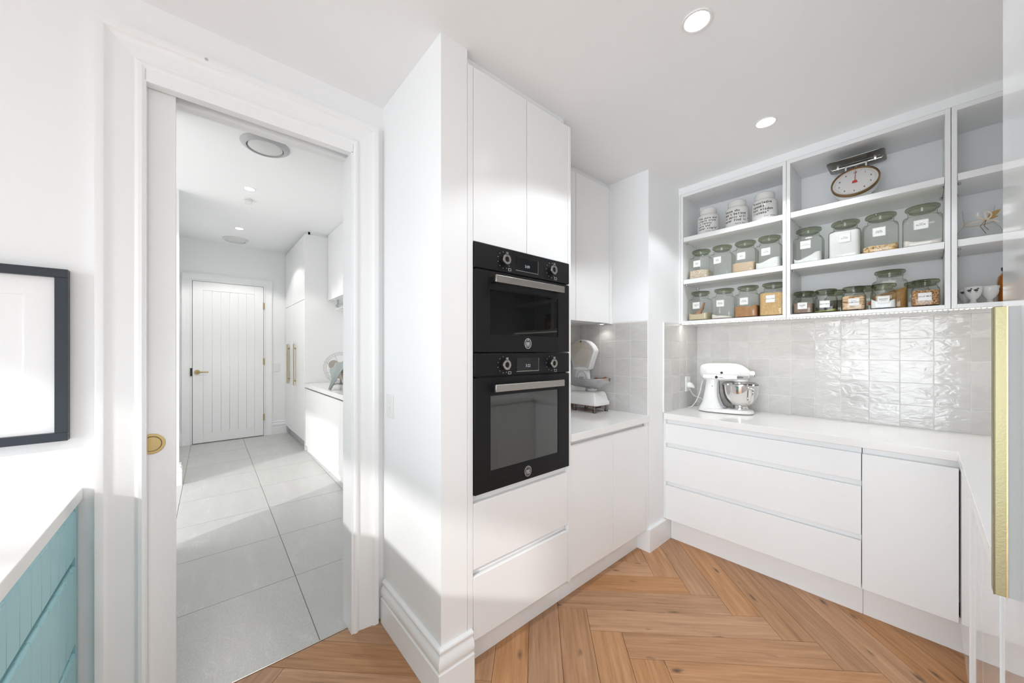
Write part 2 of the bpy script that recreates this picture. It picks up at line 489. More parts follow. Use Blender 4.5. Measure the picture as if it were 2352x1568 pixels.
nt.links.new(a.outputs['Fac'], b.inputs['Height']); nt.links.new(b.outputs['Normal'], p.inputs['Normal'])

# ================================================================ THE ROOMS
XW, XL, XO, YB, CZ, LZ = -1.805, -1.92, -1.224, 3.079, 2.58, 2.98

# door wall with the sliding-door pocket
w = MB()
w.box(XL, XW, -2.6, -1.0, 0, 3.1).box(-1.828, XW, -1.0, -.141, 0, 2.36).box(XL, -1.872, -1.0, -.141, 0, 2.36)
w.box(XL, XW, -1.0, .553, 2.36, 3.1).box(XL, XW, .553, 3.2, 0, 3.1)
wall_doorway = struct('wall_doorway', w, M['paint'], 'white wall around the sliding doorway')
wall_nib = struct('wall_nib', MB().box(XW, XO, .703, .824, 0, CZ), M['paint'], 'white wall end between the doorway and the ovens')
wall_pillar = struct('wall_pillar', MB().box(XW, XO, 2.292, 3.2, 0, CZ), M['paint'], 'white wall block between the two benches')
wall_back = struct('wall_back', MB().box(XO, .82, YB, 3.2, 0, CZ), M['paint'], 'pantry back wall behind the long bench')
wall_right = struct('wall_right', MB().box(.70, .82, .60, YB, 0, CZ), M['paint'], 'wall behind the glossy cabinets')
struct('wall_kitchen_side', MB().box(.82, 3.5, 2.0, 2.12, 0, CZ), M['paint'])
w = MB().box(XW, -1.6, -2.75, -2.6, 0, 3.1).box(.614, 3.6, -2.75, -2.6, 0, 3.1).box(-1.6, .614, -2.75, -2.6, 2.445, 3.1)
w.box(-2.0, XW, -2.75, -2.6, 0, 3.1).box(-7.07, -5.2, -2.75, -2.6, 0, 3.1).box(-5.2, -2.0, -2.75, -2.6, 2.445, 3.1)
struct('wall_garden_side', w, M['paint'])
w = MB().box(3.5, 3.62, -2.6, -2.3, 0, CZ).box(3.5, 3.62, 1.1, 2.12, 0, CZ).box(3.5, 3.62, -2.3, 1.1, 2.445, CZ)
struct('wall_kitchen_end', w, M['paint'])
struct('ceiling', MB().box(XW, 3.62, -2.6, 3.2, CZ, CZ + .12), M['ceil'], 'white pantry ceiling')

# laundry shell
struct('wall_laundry_end', MB().box(-7.07, -6.95, -2.75, 1.84, 0, 3.1), M['paint'], 'end wall of the laundry with the panelled door')
struct('wall_laundry_back', MB().box(-6.95, XL, 1.72, 1.84, 0, 3.1), M['paint'])
w = MB().box(-3.36, XL, -.28, -.17, 0, 3.1).box(-5.02, -4.93, -.36, -.155, 0, 3.1).box(-6.95, -5.02, -.36, -.235, 0, 3.1)
struct('wall_laundry_side', w, M['paint'])
struct('ceiling', MB().box(-6.95, XL, -2.6, 1.84, LZ, LZ + .1), M['ceil'], 'white laundry ceiling')

# ---- oak herringbone floor
floor = struct('floor', MB().box(-1.845, 3.6, -2.7, 3.2, -.05, -.016), M['subfloor'], 'oak herringbone floor of the pantry')
W_, L_ = .148, .889
def clip_halfplane(poly, a, b, c):
    out = []
    for i in range(len(poly)):
        p, q = poly[i], poly[(i + 1) % len(poly)]
        dp = a * p[0] + b * p[1] - c; dq = a * q[0] + b * q[1] - c
        if dp >= 0: out.append(p)
        if (dp >= 0) != (dq >= 0):
            t = dp / (dp - dq); out.append((p[0] + t * (q[0] - p[0]), p[1] + t * (q[1] - p[1])))
    return out
r2 = math.sqrt(.5)
def st(s, t): return ((s - t) * r2, (s + t) * r2)
far_planks = MB()
s0, t0 = 1.0 - L_, 1.905
gap = .0007
for i in range(-26, 27):
    for j in range(-5, 6):
        for kind in (0, 1):
            bs, bt = s0 + i * W_ + j * L_, t0 - i * W_ + j * L_
            if kind == 0: rect = (bs, bt, L_, W_)
            else: rect = (bs + L_, bt, W_, L_)
            cs, ct = rect[0] + rect[2] / 2, rect[1] + rect[3] / 2
            cx_, cy_ = st(cs, ct)
            poly = [st(rect[0] + gap, rect[1] + gap), st(rect[0] + rect[2] - gap, rect[1] + gap),
                    st(rect[0] + rect[2] - gap, rect[1] + rect[3] - gap), st(rect[0] + gap, rect[1] + rect[3] - gap)]
            for a, b, c in ((1, 0, -1.844), (-1, 0, -3.5), (0, 1, -2.6), (0, -1, -2.68)):
                poly = clip_halfplane(poly, a, b, c)
                if len(poly) < 3: break
            if len(poly) < 3: continue
            ar = .5 * abs(sum(poly[k][0] * poly[(k + 1) % len(poly)][1] - poly[(k + 1) % len(poly)][0] * poly[k][1] for k in range(len(poly))))
            if ar < 2e-4: continue
            near = -2.2 < cx_ < .9 and -.6 < cy_ < 3.0
            th = PI / 4 if kind == 0 else -PI / 4
            if near:
                ca, sa = math.cos(-th), math.sin(-th)
                loc = [((x - cx_) * ca - (y - cy_) * sa, (x - cx_) * sa + (y - cy_) * ca) for x, y in poly]
                o = obj('plank', MB().prism(loc, -.015, 0, lambda u, v, d: (u, v, d)), M['oak'], floor, bevel=.0008, smooth=False, seg=1)
                o.location = (cx_, cy_, 0); o.rotation_euler = (0, 0, th)
            else:
                far_planks.prism(poly, -.015, 0, lambda u, v, d: (u, v, d))
o = obj('far_planks', far_planks, M['oak'], floor, smooth=False); o['kind'] = 'stuff'

# ---- porcelain laundry floor
lfloor = struct('floor', MB().box(-6.95, -1.846, -2.6, 1.84, -.05, -.0035), M['darkgrout'], 'grey tiled floor of the laundry')
obj('threshold_strip', MB().box(-1.851, -1.845, -.14, .553, -.02, .0015), M['steel'], lfloor, smooth=False)
jx = [-1.852] + [-2.482 - .6175 * k for k in range(8)]
jx[-1] = -6.95
def shy(x, y): return y + .0165 * (-x - 1.88)
rest = MB()
for i in range(len(jx) - 1):
    x1, x0 = jx[i], jx[i + 1]
    for k, (ya, yb) in enumerate(((-.775, -.175), (-.175, .425), (.425, 1.025), (1.025, 1.625), (-1.375, -.775), (-1.975, -1.375), (-2.575, -1.975))):
        g = .0018
        poly = [(x0 + g, shy(x0, ya) + g), (x1 - g, shy(x1, ya) + g), (x1 - g, shy(x1, yb) - g), (x0 + g, shy(x0, yb) - g)]
        if k < 3:
            cx_, cy_ = (x0 + x1) / 2, (ya + yb) / 2
            o = obj('floor_tile', MB().prism([(x - cx_, y - cy_) for x, y in poly], -.0034, 0, lambda u, v, d: (u, v, d)), M['porcelain'], lfloor, smooth=False)
            o.location = (cx_, cy_, 0)
        else:
            rest.prism(poly, -.0034, 0, lambda u, v, d: (u, v, d))
o = obj('far_tiles', rest, M['porcelain'], lfloor, smooth=False); o['kind'] = 'stuff'

# ---- handmade wall tiles, five courses
TP = .1275
def tile_field(parent, breaks, rows, place, back):
    """breaks along the wall, rows in z; place(a0,a1,z0,z1) -> (location, half sizes as mesh axes)"""
    cache = {}
    for a0, a1 in zip(breaks[:-1], breaks[1:]):
        for z0, z1 in zip(rows[:-1], rows[1:]):
            w, h = a1 - a0 - .0017, z1 - z0 - .0017
            if w < .004: continue
            key = (round(w, 3), round(h, 3))
            if key not in cache:
                mb = MB()
                if place == 'x': mb.box(-w / 2, w / 2, -.004, .004, -h / 2, h / 2)
                else: mb.box(-.004, .004, -w / 2, w / 2, -h / 2, h / 2)
                o = obj('wall_tile', mb, M['zellige'], parent, bevel=.0016)
                cache[key] = o
            else:
                src = cache[key]
                o = src.copy(); C.objects.link(o)
            c = (a0 + a1) / 2
            o.location = (c, back, (z0 + z1) / 2) if place == 'x' else (back, c, (z0 + z1) / 2)
            t = random.uniform(-.006, .006)
            o.rotation_euler = (random.uniform(-.007, .007), 0, t) if place == 'x' else (0, random.uniform(-.007, .007), t)
rows = [.912 + TP * k for k in range(5)] + [1.552]
bx = [-1.2185, -1.111] + [-1.111 + TP * k for k in range(1, 15)] + [.70]
tile_field(wall_back, bx, rows, 'x', YB - .002)
tile_field(wall_pillar, [2.506, 2.621, 2.749, 2.877, 3.005, 3.074], rows, 'y', XO + .001)
rows2 = [.916 + TP * k for k in range(5)] + [1.552]
tile_field(wall_pillar, [-1.798, -1.737, -1.610, -1.4825, -1.355, -1.2285], rows2, 'x', 2.291)
tile_field(wall_doorway, [1.50 + (2.286 - 1.50) * k / 6 for k in range(7)], rows2, 'y', XW - .001)
obj('grout_bed', MB().box(-1.2215, .70, YB - .0046, YB - .0005, .90, 1.56), M['grout'], wall_back, smooth=False)
obj('grout_bed', MB().box(XO + .0005, XO + .0036, 2.506, YB - .005, .90, 1.56).box(XW + .004, XO - .0035, 2.2884, 2.2919, .90, 1.56), M['grout'], wall_pillar, smooth=False)
obj('tile_edge_trim', MB().box(XO - .004, XO + .0065, 2.497, 2.5055, .913, 1.556), M['trim'], wall_pillar, smooth=False)
obj('tile_edge_trim', MB().box(-1.2285, XO + .001, 2.2855, 2.292, .913, 1.556), M['trim'], wall_pillar, smooth=False)

# ---- skirtings
def arc(cx, cz, r, a0, a1, n=8):
    return [(cx + r * math.cos(math.radians(a0 + (a1 - a0) * k / n)), cz + r * math.sin(math.radians(a0 + (a1 - a0) * k / n))) for k in range(n + 1)]
SK = [(0, 0), (.0225, 0), (.0225, .118), (.0195, .121), (.0165, .122), (.0165, .126), (.0215, .134), (.0235, .146), (.0225, .158), (.018, .170), (.012, .180), (.0105, .184), (.0105, .187)] + arc(.0075, .198, .0095, -70, 80) + [(0, .2085)]
struct('baseboard_nib', MB().sweep([(-1.776, .703), (XO, .703), (XO, .845)], SK), M['trim'], 'tall moulded skirting on the wall end beside the ovens', angle=25)
struct('baseboard_pillar', MB().sweep([(-1.30, 2.292), (XO, 2.292), (XO, 2.575)], [(0, 0), (.022, 0), (.022, .15), (.02, .153), (0, .153)]).xf(Matrix.Identity(4)), M['trim'], 'plain square skirting around the wall block', smooth=False)
struct('baseboard_laundry_end', MB().sweep([(-6.95, .885), (-6.95, 1.09)], SK).sweep([(-6.95, -.235), (-6.95, -.19)], SK), M['trim'])
struct('baseboard_laundry_side', MB().sweep([(-5.02, -.235), (-5.02, -.155), (-4.93, -.155), (-4.93, -.36)], [(-o, h) for o, h in SK]), M['trim'])

# ---- architrave round the sliding doorway (three mitred boards)
AP = [(0, 0), (0, .013), (.003, .018), (.010, .0215), (.019, .0205), (.025, .0145), (.0285, .0125), (.034, .013), (.050, .0165), (.070, .019), (.088, .0215), (.0925, .0245), (.096, .0285), (.099, .030), (.117, .030), (.117, 0)]
def architrave(name, ya, yb, zt, x0, sgn, label, scale=1.0, foot=0.0):
    root = bpy.data.objects.new(name, None); C.objects.link(root); root.location = (x0, (ya + yb) / 2, 0)
    root['kind'] = 'structure'; root['label'] = label
    P = [Vector((ya, foot)), Vector((ya, zt)), Vector((yb, zt)), Vector((yb, foot))]
    out = [Vector((-1, 0)), Vector((-1, 1)), Vector((1, 1)), Vector((1, 0))]
    R = [[(x0 + sgn * h * scale, p.x + n.x * o * scale, p.y + n.y * o * scale) for o, h in AP] for p, n in zip(P, out)]
    for nm, a in (('jamb_board', 0), ('head_board', 1), ('jamb_board', 2)):
        g = .0004
        obj(nm, MB().rings([R[a], R[a + 1]]), M['trim'], root, angle=28)
    return root
a = architrave('trim_1', -.141, .553, 2.337, XW, 1, 'wide moulded white architrave around the sliding doorway')
obj('screw_cap', MB().cyl((XW + .0295, .02, 2.449), (XW + .0312, .02, 2.449), .0055, 14), pmat('putty_grey', (.5, .5, .48), .5), a)
obj('head_lining', MB().box(-1.828, -1.788, -.141, .553, 2.295, 2.37).box(XL, -1.872, -.141, .553, 2.295, 2.37), M['trim'], a, bevel=.001)
obj('jamb_lining', MB().box(XL, -1.788, .545, .556, 0, 2.30), M['trim'], a, bevel=.001)
obj('jamb_lining', MB().box(XL, -1.873, -.145, -.134, 0, 2.30).box(-1.827, -1.788, -.147, -.1405, 0, 2.30), M['trim'], a, bevel=.001)
struct('trim_2', MB().box(XO - .05, XO - .035, .824, 1.46, 2.525, CZ).box(XO - .30, XO - .032, 1.44, 1.46, 2.525, CZ), M['paint'], 'recessed strip between the oven tower and the ceiling', smooth=False)
struct('trim_3', MB().box(-1.56, -1.54, 1.47, 2.292, 2.52, CZ), M['paint'], 'recessed strip above the short wall cupboard', smooth=False)
struct('trim_4', MB().box(XO, .70, 2.748, 2.77, 2.532, CZ), M['paint'], 'strip between the open shelving and the ceiling', smooth=False)

# ---- sliding door
d1 = thing('door_1', 'white sliding door half hidden in its wall pocket', None, (-1.85, -.4, 0)); d1['kind'] = 'structure'
obj('door_leaf', MB().box(-1.868, -1.832, -.93, -.066, .008, 2.355), M['trim'], d1, bevel=.0015)
pull = MB()
pull.rings([[(-1.832 + h, -.130 + r * math.cos(t * PI / 24), 1.015 + r * math.sin(t * PI / 24)) for t in range(48)] for r, h in ((.0365, -.002), (.0365, .002), (.0355, .0028), (.0275, .0028), (.0262, .0015))], True, True)
pl = obj('flush_pull', pull, M['brass'], d1, label='round brass flush pull')
dish = MB().rings([[(-1.832 + h, -.130 + r * math.cos(t * PI / 24), 1.015 + r * math.sin(t * PI / 24)) for t in range(48)] for r, h in ((.0268, .0029), (.024, .0012), (.012, .0006), (.002, .0006))], False, True)
obj('pull_dish', dish, M['brasspale'], pl)

# ---- laundry end door with tongue-and-groove panel
d2 = thing('door_2', 'white panelled door with vertical grooves and brass lever at the far end of the laundry', None, (-6.95, .35, 0)); d2['kind'] = 'structure'
YA, YC, ZT = -.075, .771, 2.366
obj('stile', MB().box(-6.955, -6.92, YA, YA + .115, .01, ZT), M['trim'], d2, bevel=.002)
obj('stile', MB().box(-6.955, -6.92, YC - .115, YC, .01, ZT), M['trim'], d2, bevel=.002)
obj('rail', MB().box(-6.955, -6.92, YA + .115, YC - .115, ZT - .125, ZT), M['trim'], d2, bevel=.002)
obj('rail', MB().box(-6.955, -6.92, YA + .115, YC - .115, .01, .15), M['trim'], d2, bevel=.002)
pw = (YC - YA - .23) / 6
for k in range(6):
    y0 = YA + .115 + k * pw
    obj('groove_board', MB().box(-6.95, -6.926, y0 + .0004, y0 + pw - .0004, .15, ZT - .125), M['trim'], d2, bevel=.0022, seg=1)
lv = MB().cyl((-6.92, -.025, 1.045), (-6.905, -.025, 1.045), .032, 24)
lo = obj('lever_handle', lv, M['brass'], d2, bevel=.002, label='brass lever handle')
obj('lever', MB().tube([(-6.905, -.025, 1.045), (-6.875, -.025, 1.045), (-6.865, -.01, 1.045), (-6.865, .10, 1.043)], .0085, 10), M['brass'], lo)
for z in (2.068, 1.183, .297):
    obj('hinge', MB().cyl((-6.913, .776, z - .05), (-6.913, .776, z + .05), .008, 10).box(-6.921, -6.918, .765, .787, z - .05, z + .05), M['brass'], d2)
obj('latch_plate', MB().box(-6.9285, -6.9185, -.101, -.079, .99, 1.105), M['rubber'], d2, bevel=.001)
architrave('trim_5', -.079, .776, 2.372, -6.95, 1, 'white architrave around the laundry end door', .95)
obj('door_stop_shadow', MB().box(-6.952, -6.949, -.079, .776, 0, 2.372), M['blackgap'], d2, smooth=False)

# ---- ceiling fittings
def downlight(loc, label, power, color=(.92, .965, 1)):
    t = thing('downlight', label, 'downlight', loc, 0, 'recessed ceiling downlights')
    obj('trim_ring', MB().lathe([(.052, 0), (.052, -.003), (.050, -.005), (.043, -.004), (.040, -.001), (.040, 0)], 40), M['plastic'], t, local=True)
    obj('lens', MB().lathe([(.0395, -.0008), (.0395, -.0022), (.03, -.0032), (.001, -.0036)], 40), M['lens'], t, local=True)
    l = add_light('downlight_lamp', 'SPOT', (0, 0, -.012), power, color, None, spot_size=math.radians(122), spot_blend=.22, shadow_soft_size=.035)
    l.parent = t
    return t
downlight((-.555, 1.397, CZ), 'lit recessed downlight in the ceiling in front of the ovens', 27)
downlight((-.558, 2.295, CZ), 'lit recessed downlight in the ceiling closer to the jar shelves', 21)
downlight((-4.45, .38, LZ), 'lit recessed downlight in the laundry ceiling between vent and smoke alarm', 38, (1, .965, .92))
downlight((-5.98, .40, LZ), 'lit recessed downlight in the laundry ceiling before the small far vent', 38, (1, .965, .92))
for x_, y_, lab_ in ((.75, -.45, 'added fill downlight just behind the viewpoint'), (.75, -1.6, 'added fill downlight close to the garden window'), (2.2, -.8, 'added fill downlight close to the kitchen end wall')):  # out-of-view downlights, added only to brighten the rooms
    downlight((x_, y_, CZ), lab_, 22)
def vent(loc, r, label, mat):
    t = thing('ceiling_vent', label, 'vent', loc, 0, 'round ceiling vents')
    obj('vent_ring', MB().lathe([(r, 0), (r, -.006), (r * .97, -.013), (r * .80, -.030), (r * .76, -.029), (r * .74, -.012), (r * .70, 0)], 56, cap0=False, cap1=False), mat, t, local=True)
    obj('vent_throat', MB().lathe([(r * .745, -.002), (.001, -.002)], 40, cap0=False), M['blackgap'], t, local=True)
    obj('vent_disc', MB().lathe([(r * .66, -.014), (r * .70, -.017), (r * .70, -.021), (r * .66, -.025), (.001, -.028)], 56), M['lightgrey'], t, local=True)
vent((-3.43, .395, LZ), .165, 'large round grey ceiling vent just inside the doorway', M['ventgrey'])
vent((-6.60, .40, LZ), .155, 'small-looking round ceiling vent close to the end door', M['lightgrey'])
t = thing('smoke_alarm', 'small white square smoke alarm on the laundry ceiling', 'smoke alarm', (-4.76, .39, LZ))
obj('alarm_base', MB().lathe([(.045, 0), (.045, -.012), (.04, -.015)], 24), M['plastic'], t, local=True)
obj('alarm_head', MB().box(-.035, .035, -.035, .035, -.05, -.015), M['plastic'], t, local=True, bevel=.006)

# ================================================================ CABINETS
# ---- oven tower
FX = XO            # front plane of doors and drawers
tw = thing('oven_tower', 'tall white cabinet tower that holds the two black ovens', 'cabinet', (-1.5, 1.16, 0))
obj('side_panel', MB().box(XW + .002, FX, .826, .8525, .0, 2.527), M['satin'], tw, bevel=.001)
obj('side_panel', MB().box(XW + .002, FX + .003, 1.4555, 1.4745, .14, 2.527).box(XW + .002, FX - .071, 1.4555, 1.4745, .0, .14), M['satin'], tw, bevel=.001)
obj('carcass', MB().box(XW + .002, FX - .03, .8525, 1.4555, .15, .74).box(XW + .002, FX - .022, .8525, 1.4555, 1.812, 2.52).box(XW + .002, -1.62, .8525, 1.4555, .76, 1.812), M['carcass'], tw, smooth=False)
obj('door', MB().box(FX - .019, FX, .8545, 1.1575, 1.807, 2.527), M['satin'], tw, bevel=.0012)
obj('door', MB().box(FX - .019, FX, 1.1605, 1.4535, 1.807, 2.527), M['satin'], tw, bevel=.0012)
def drawer(parent, z0, z1, box, lip):
    """front panel with a finger lip along its top edge"""
    d = obj('drawer', box(z0, z1), M['satin'], parent, bevel=.0012)
    return d
for z0, z1 in ((.444, .716), (.148, .411)):
    drawer(tw, z0, z1, lambda a, b: MB().box(FX - .019, FX, .8545, 1.4535, a, b), None)
for z0, z1 in ((.711, .748), (.411, .446)):
    obj('finger_channel', MB().prism([(FX - .026, z0 - .012), (FX - .022, z0 - .012), (FX - .022, z1), (FX - .001, z1), (FX - .001, z1 + .002), (FX - .026, z1 + .002)], .8545, 1.4535, lambda u, v, d: (u, d, v)), M['satin'], tw, smooth=False)
obj('kickboard', MB().box(FX - .09, FX - .071, .8525, 1.4555, 0, .148), M['satin'], tw, bevel=.001)

# ---- ovens
BADGE = []
def oven(name, label, z0, zc, z1, win, glass, hz, disp, dtext, knobz, badgez, thick_cp):
    t = thing(name, label, 'oven', (-1.4, 1.154, z0))
    OX = FX + .010
    y0, y1 = .8555, 1.4525
    body = obj('oven_body', MB().box(-1.60, FX - .004, .87, 1.44, z0 + .012, z1 - .006), M['blackgap'], t, smooth=False)
    cp = obj('control_panel', MB().box(FX - .012, OX, y0, y1, zc + .004, z1), M['black'], t, bevel=.0015)
    # door leaf as four rails round the glass
    dr = MB().box(FX - .012, OX, y0, win[0], z0, zc - .004).box(FX - .012, OX, win[1], y1, z0, zc - .004)
    dr.box(FX - .012, OX, win[0], win[1], win[3], zc - .004).box(FX - .012, OX, win[0], win[1], z0, win[2])
    door = obj('oven_door', dr, M['black'], t, bevel=.0012)
    obj('window', MB().box(FX - .008, OX - .003, win[0], win[1], win[2], win[3]), glass, door, smooth=False)
    e = .0022
    fr = MB().box(OX - .002, OX + .0006, win[0] - e, win[1] + e, win[3], win[3] + e).box(OX - .002, OX + .0006, win[0] - e, win[1] + e, win[2] - e, win[2])
    fr.box(OX - .002, OX + .0006, win[0] - e, win[0], win[2], win[3]).box(OX - .002, OX + .0006, win[1], win[1] + e, win[2], win[3])
    obj('window_bead', fr, M['black'], door, smooth=False)
    h = obj('handle', MB().box(-1.182, -1.170, .932, 1.367, hz - .0155, hz + .0155), M['steel'], t, bevel=.002, label='brushed steel bar handle')
    obj('handle_post', MB().box(OX - .001, -1.181, .936, .958, hz - .012, hz + .012), M['black'], h, bevel=.002)
    obj('handle_post', MB().box(OX - .001, -1.181, 1.341, 1.363, hz - .012, hz + .012), M['black'], h, bevel=.002)
    for ky in (1.012, 1.316):
        k = MB().rings([[(OX + x, ky + r * math.cos(2 * PI * j / 32), knobz + r * math.sin(2 * PI * j / 32)) for j in range(32)] for r, x in ((.0195, 0), (.0195, .018), (.0185, .0195))], True, True)
        kn_ = obj('knob', k, M['black'], t)
        ring = MB().rings([[(OX + x, ky + r * math.cos(2 * PI * j / 32), knobz + r * math.sin(2 * PI * j / 32)) for j in range(32)] for r, x in ((.0215, .0165), (.0225, .019), (.0215, .0225), (.0125, .0225), (.0115, .019))], True, False)
        ring.box(OX + .017, OX + .0225, ky - .006, ky + .006, knobz + .018, knobz + .032)
        obj('knob_ring', ring, M['steel'], kn_, label='steel knob ring')
        tick = MB()
        for q in range(9):
            an = math.radians(100 + q * 32)
            if ky > 1.2: an = math.radians(80 + q * 32)
            cy_, cz_ = ky + .036 * math.cos(an), knobz + .036 * math.sin(an)
            tick.box(OX, OX + .0004, cy_ - .0011, cy_ + .0011, cz_ - .0011, cz_ + .0011)
        iy, iz = ky + .032, knobz - .037
        tick.box(OX, OX + .0004, iy - .008, iy + .008, iz + .0045, iz + .0055).box(OX, OX + .0004, iy - .008, iy + .008, iz - .0055, iz - .0045)
        tick.box(OX, OX + .0004, iy - .008, iy - .007, iz - .005, iz + .005).box(OX, OX + .0004, iy + .007, iy + .008, iz - .005, iz + .005)
        obj('knob_marking', tick, M['paper'], cp, smooth=False)
    ds = obj('display', MB().box(OX - .002, OX + .0008, disp[0], disp[1], disp[2], disp[3]), M['screen'], t, smooth=False)
    obj('display_frame', MB().box(OX - .001, OX + .001, disp[0] - .002, disp[1] + .002, disp[2] - .003, disp[2]).box(OX - .001, OX + .001, disp[1], disp[1] + .002, disp[2], disp[3]), M['steel'], ds, smooth=False)
    lettering('digits', [(dtext, .0185, (disp[0] + disp[1]) / 2, (disp[2] + disp[3]) / 2 - .012)], M['digits'], ds, lambda u, v: (OX + .0012, u, v), bold=0)
    # round crest badge: ring, spokes and a small shield
    by = 1.155
    def bring(r0, r1, x0, x1):
        return MB().rings([[(OX + x, by + r * math.cos(2 * PI * j / 36), badgez + r * 1.12 * math.sin(2 * PI * j / 36)) for j in range(36)] for r, x in ((r1, x0), (r1, x1), (r0, x1), (r0, x0))], False, False, closed=True)
    bd = obj('badge', bring(.0185, .022, 0, .003), M['nickel'], t, label='round openwork steel crest badge')
    obj('badge_back', MB().rings([[(OX + x, by + r * math.cos(2 * PI * j / 36), badgez + r * 1.12 * math.sin(2 * PI * j / 36)) for j in range(36)] for r, x in ((.0185, 0), (.0185, .0008))]), M['black'], bd, smooth=False)
    cr = MB()
    for q in range(14):
        an = 2 * PI * q / 14 + .2
        if 4.2 < an < 5.3: continue
        a0, a1 = (by + .009 * math.cos(an), badgez + .0025 + .010 * math.sin(an)), (by + .0185 * math.cos(an), badgez + .0205 * math.sin(an))
        cr.tube([(OX + .0015, *a0), (OX + .0015, *a1)], .0011, 6)
    cr.prism([(by - .010, badgez + .007), (by + .010, badgez + .007), (by + .009, badgez - .002), (by + .004, badgez - .008), (by, badgez - .0095), (by - .004, badgez - .008), (by - .009, badgez - .002)], 0, .0028, lambda u, v, d: (OX + d, u, v))
    cr.tube([(OX + .0015, by + .011 * math.cos(a), badgez + .002 - .013 * math.sin(a)) for a in [k * PI / 8 for k in range(9)]], .0011, 6)
    cr.tube([(OX + .0015, by + .012 * math.cos(a), badgez - .0075 - .007 * math.sin(a)) for a in [k * PI / 6 for k in range(7)]], .0017, 6)
    obj('crest', cr, M['nickel'], bd)
    return t
oven('compact_oven', 'upper black compact oven showing 3:09', 1.346, 1.694, 1.803, (.934, 1.366, 1.421, 1.613), M['ovenglass'], 1.6545, (1.082, 1.222, 1.7185, 1.7765), '3:09', 1.750, 1.385, 0)
oven('wall_oven', 'lower and taller black oven showing 3:22', .752, 1.240, 1.3395, (.936, 1.369, .837, 1.158), M['ovenglass2'], 1.193, (1.087, 1.226, 1.259, 1.318), '3:22', 1.290, .791, 0)

# ---- short bench cabinet in the niche
nb = thing('niche_cabinet', 'two-door white base cabinet under the short bench beside the ovens', 'cabinet', (-1.5, 1.88, 0))
obj('carcass', MB().box(XW + .01, FX - .027, 1.476, 2.289, .15, .835), M['carcass'], nb, smooth=False)
obj('door', MB().box(FX - .019, FX, 1.477, 1.8705, .150, .851), M['satin'], nb, bevel=.0012)
obj('door', MB().box(FX - .019, FX, 1.8735, 2.254, .150, .851), M['satin'], nb, bevel=.0012)
obj('filler', MB().box(FX - .019, FX, 2.256, 2.289, .150, .872), M['satin'], nb, bevel=.001)
obj('kickboard', MB().box(FX - .09, FX - .071, 1.4755, 2.268, 0, .149), M['satin'], nb, bevel=.001)
obj('finger_channel', MB().prism([(FX - .026, .80), (FX - .022, .80), (FX - .022, .870), (FX - .002, .870), (FX - .002, .873), (FX - .026, .873)], 1.477, 2.256, lambda u, v, d: (u, d, v)), M['satin'], nb, smooth=False)
tag(obj('benchtop', MB().box(XW + .004, FX + .012, 1.476, 2.289, .873, .9125), M['stone'], bevel=.0015), 'short white stone benchtop carrying the old shop scale', 'benchtop')
wc = thing('wall_cabinet', 'white wall cupboard above the short bench beside the ovens', 'cabinet', (-1.65, 1.88, 1.55))
WX = -1.505
obj('carcass', MB().box(XW + .004, WX - .02, 1.476, 2.289, 1.556, 2.525), M['carcass'], wc, smooth=False)
obj('door', MB().box(WX - .019, WX, 1.478, 1.8685, 1.552, 2.528), M['satin'], wc, bevel=.0012)
obj('door', MB().box(WX - .019, WX, 1.8715, 2.252, 1.552, 2.528), M['satin'], wc, bevel=.0012)
obj('filler', MB().box(WX - .019, WX, 2.255, 2.2915, 1.548, 2.528), M['satin'], wc, bevel=.001)
pk = thing('under_cabinet_light', 'small round light under the wall cupboard shining on the niche tiles', 'light', (-1.56, 2.235, 1.552))
obj('light_ring', MB().lathe([(.03, 0), (.03, -.006), (.026, -.007), (.022, -.006)], 24), M['plastic'], pk, local=True)
obj('light_lens', MB().lathe([(.022, -.0055), (.001, -.0065)], 20), M['lens'], pk, local=True)
l = add_light('niche_lamp', 'SPOT', (0, 0, -.012), .35, (1, .96, .9), None, spot_size=math.radians(120), spot_blend=.5, shadow_soft_size=.015)
l.parent = pk

# ---- long drawer run under the back bench
YF = 2.508
br = thing('drawer_cabinet', 'wide white cabinet of three handleless drawers under the long bench', 'cabinet', (-.71, 2.8, 0))
obj('carcass', MB().box(-1.215, -.208, YF + .027, 3.05, .155, .83), M['carcass'], br, smooth=False)
obj('end_panel', MB().box(-1.2235, -1.2155, YF, 3.05, .157, .866), M['satin'], br, bevel=.0008)
for z0, z1 in ((.699, .834), (.426, .667), (.157, .394)):
    obj('drawer', MB().box(-1.2145, -.2065, YF, YF + .019, z0, z1), M['satin'], br, bevel=.0012)
for z0, z1 in ((.834, .866), (.667, .699), (.394, .426)):
    obj('finger_channel', MB().prism([(YF + .026, z0 - .012), (YF + .022, z0 - .012), (YF + .022, z1 - .002), (YF + .001, z1 - .002), (YF + .001, z1), (YF + .026, z1)], -1.208, -.2065, lambda u, v, d: (d, u, v)), M['satin'], br, smooth=False)
    obj('channel_end', MB().box(-1.2145, -1.208, YF, YF + .03, z0, z1), M['satin'], br, smooth=False)
obj('kickboard', MB().box(XO + .0235, -.2055, YF + .063, YF + .08, 0, .1565), M['satin'], br, bevel=.001)
cc = thing('corner_cabinet', 'single-door white corner base cabinet beside the drawers', 'cabinet', (-.05, 2.8, 0))
obj('kickboard', MB().box(-.2045, .168, YF + .063, YF + .08, 0, .1565), M['satin'], cc, bevel=.001)
obj('carcass', MB().box(-.2045, .10, YF + .027, 3.05, .155, .83), M['carcass'], cc, smooth=False)
obj('door', MB().box(-.2035, .1015, YF, YF + .019, .157, .834), M['satin'], cc, bevel=.0012)
obj('finger_channel', MB().prism([(YF + .026, .822), (YF + .022, .822), (YF + .022, .864), (YF + .001, .864), (YF + .001, .866), (YF + .026, .866)], -.2035, .108, lambda u, v, d: (d, u, v)), M['satin'], cc, smooth=False)

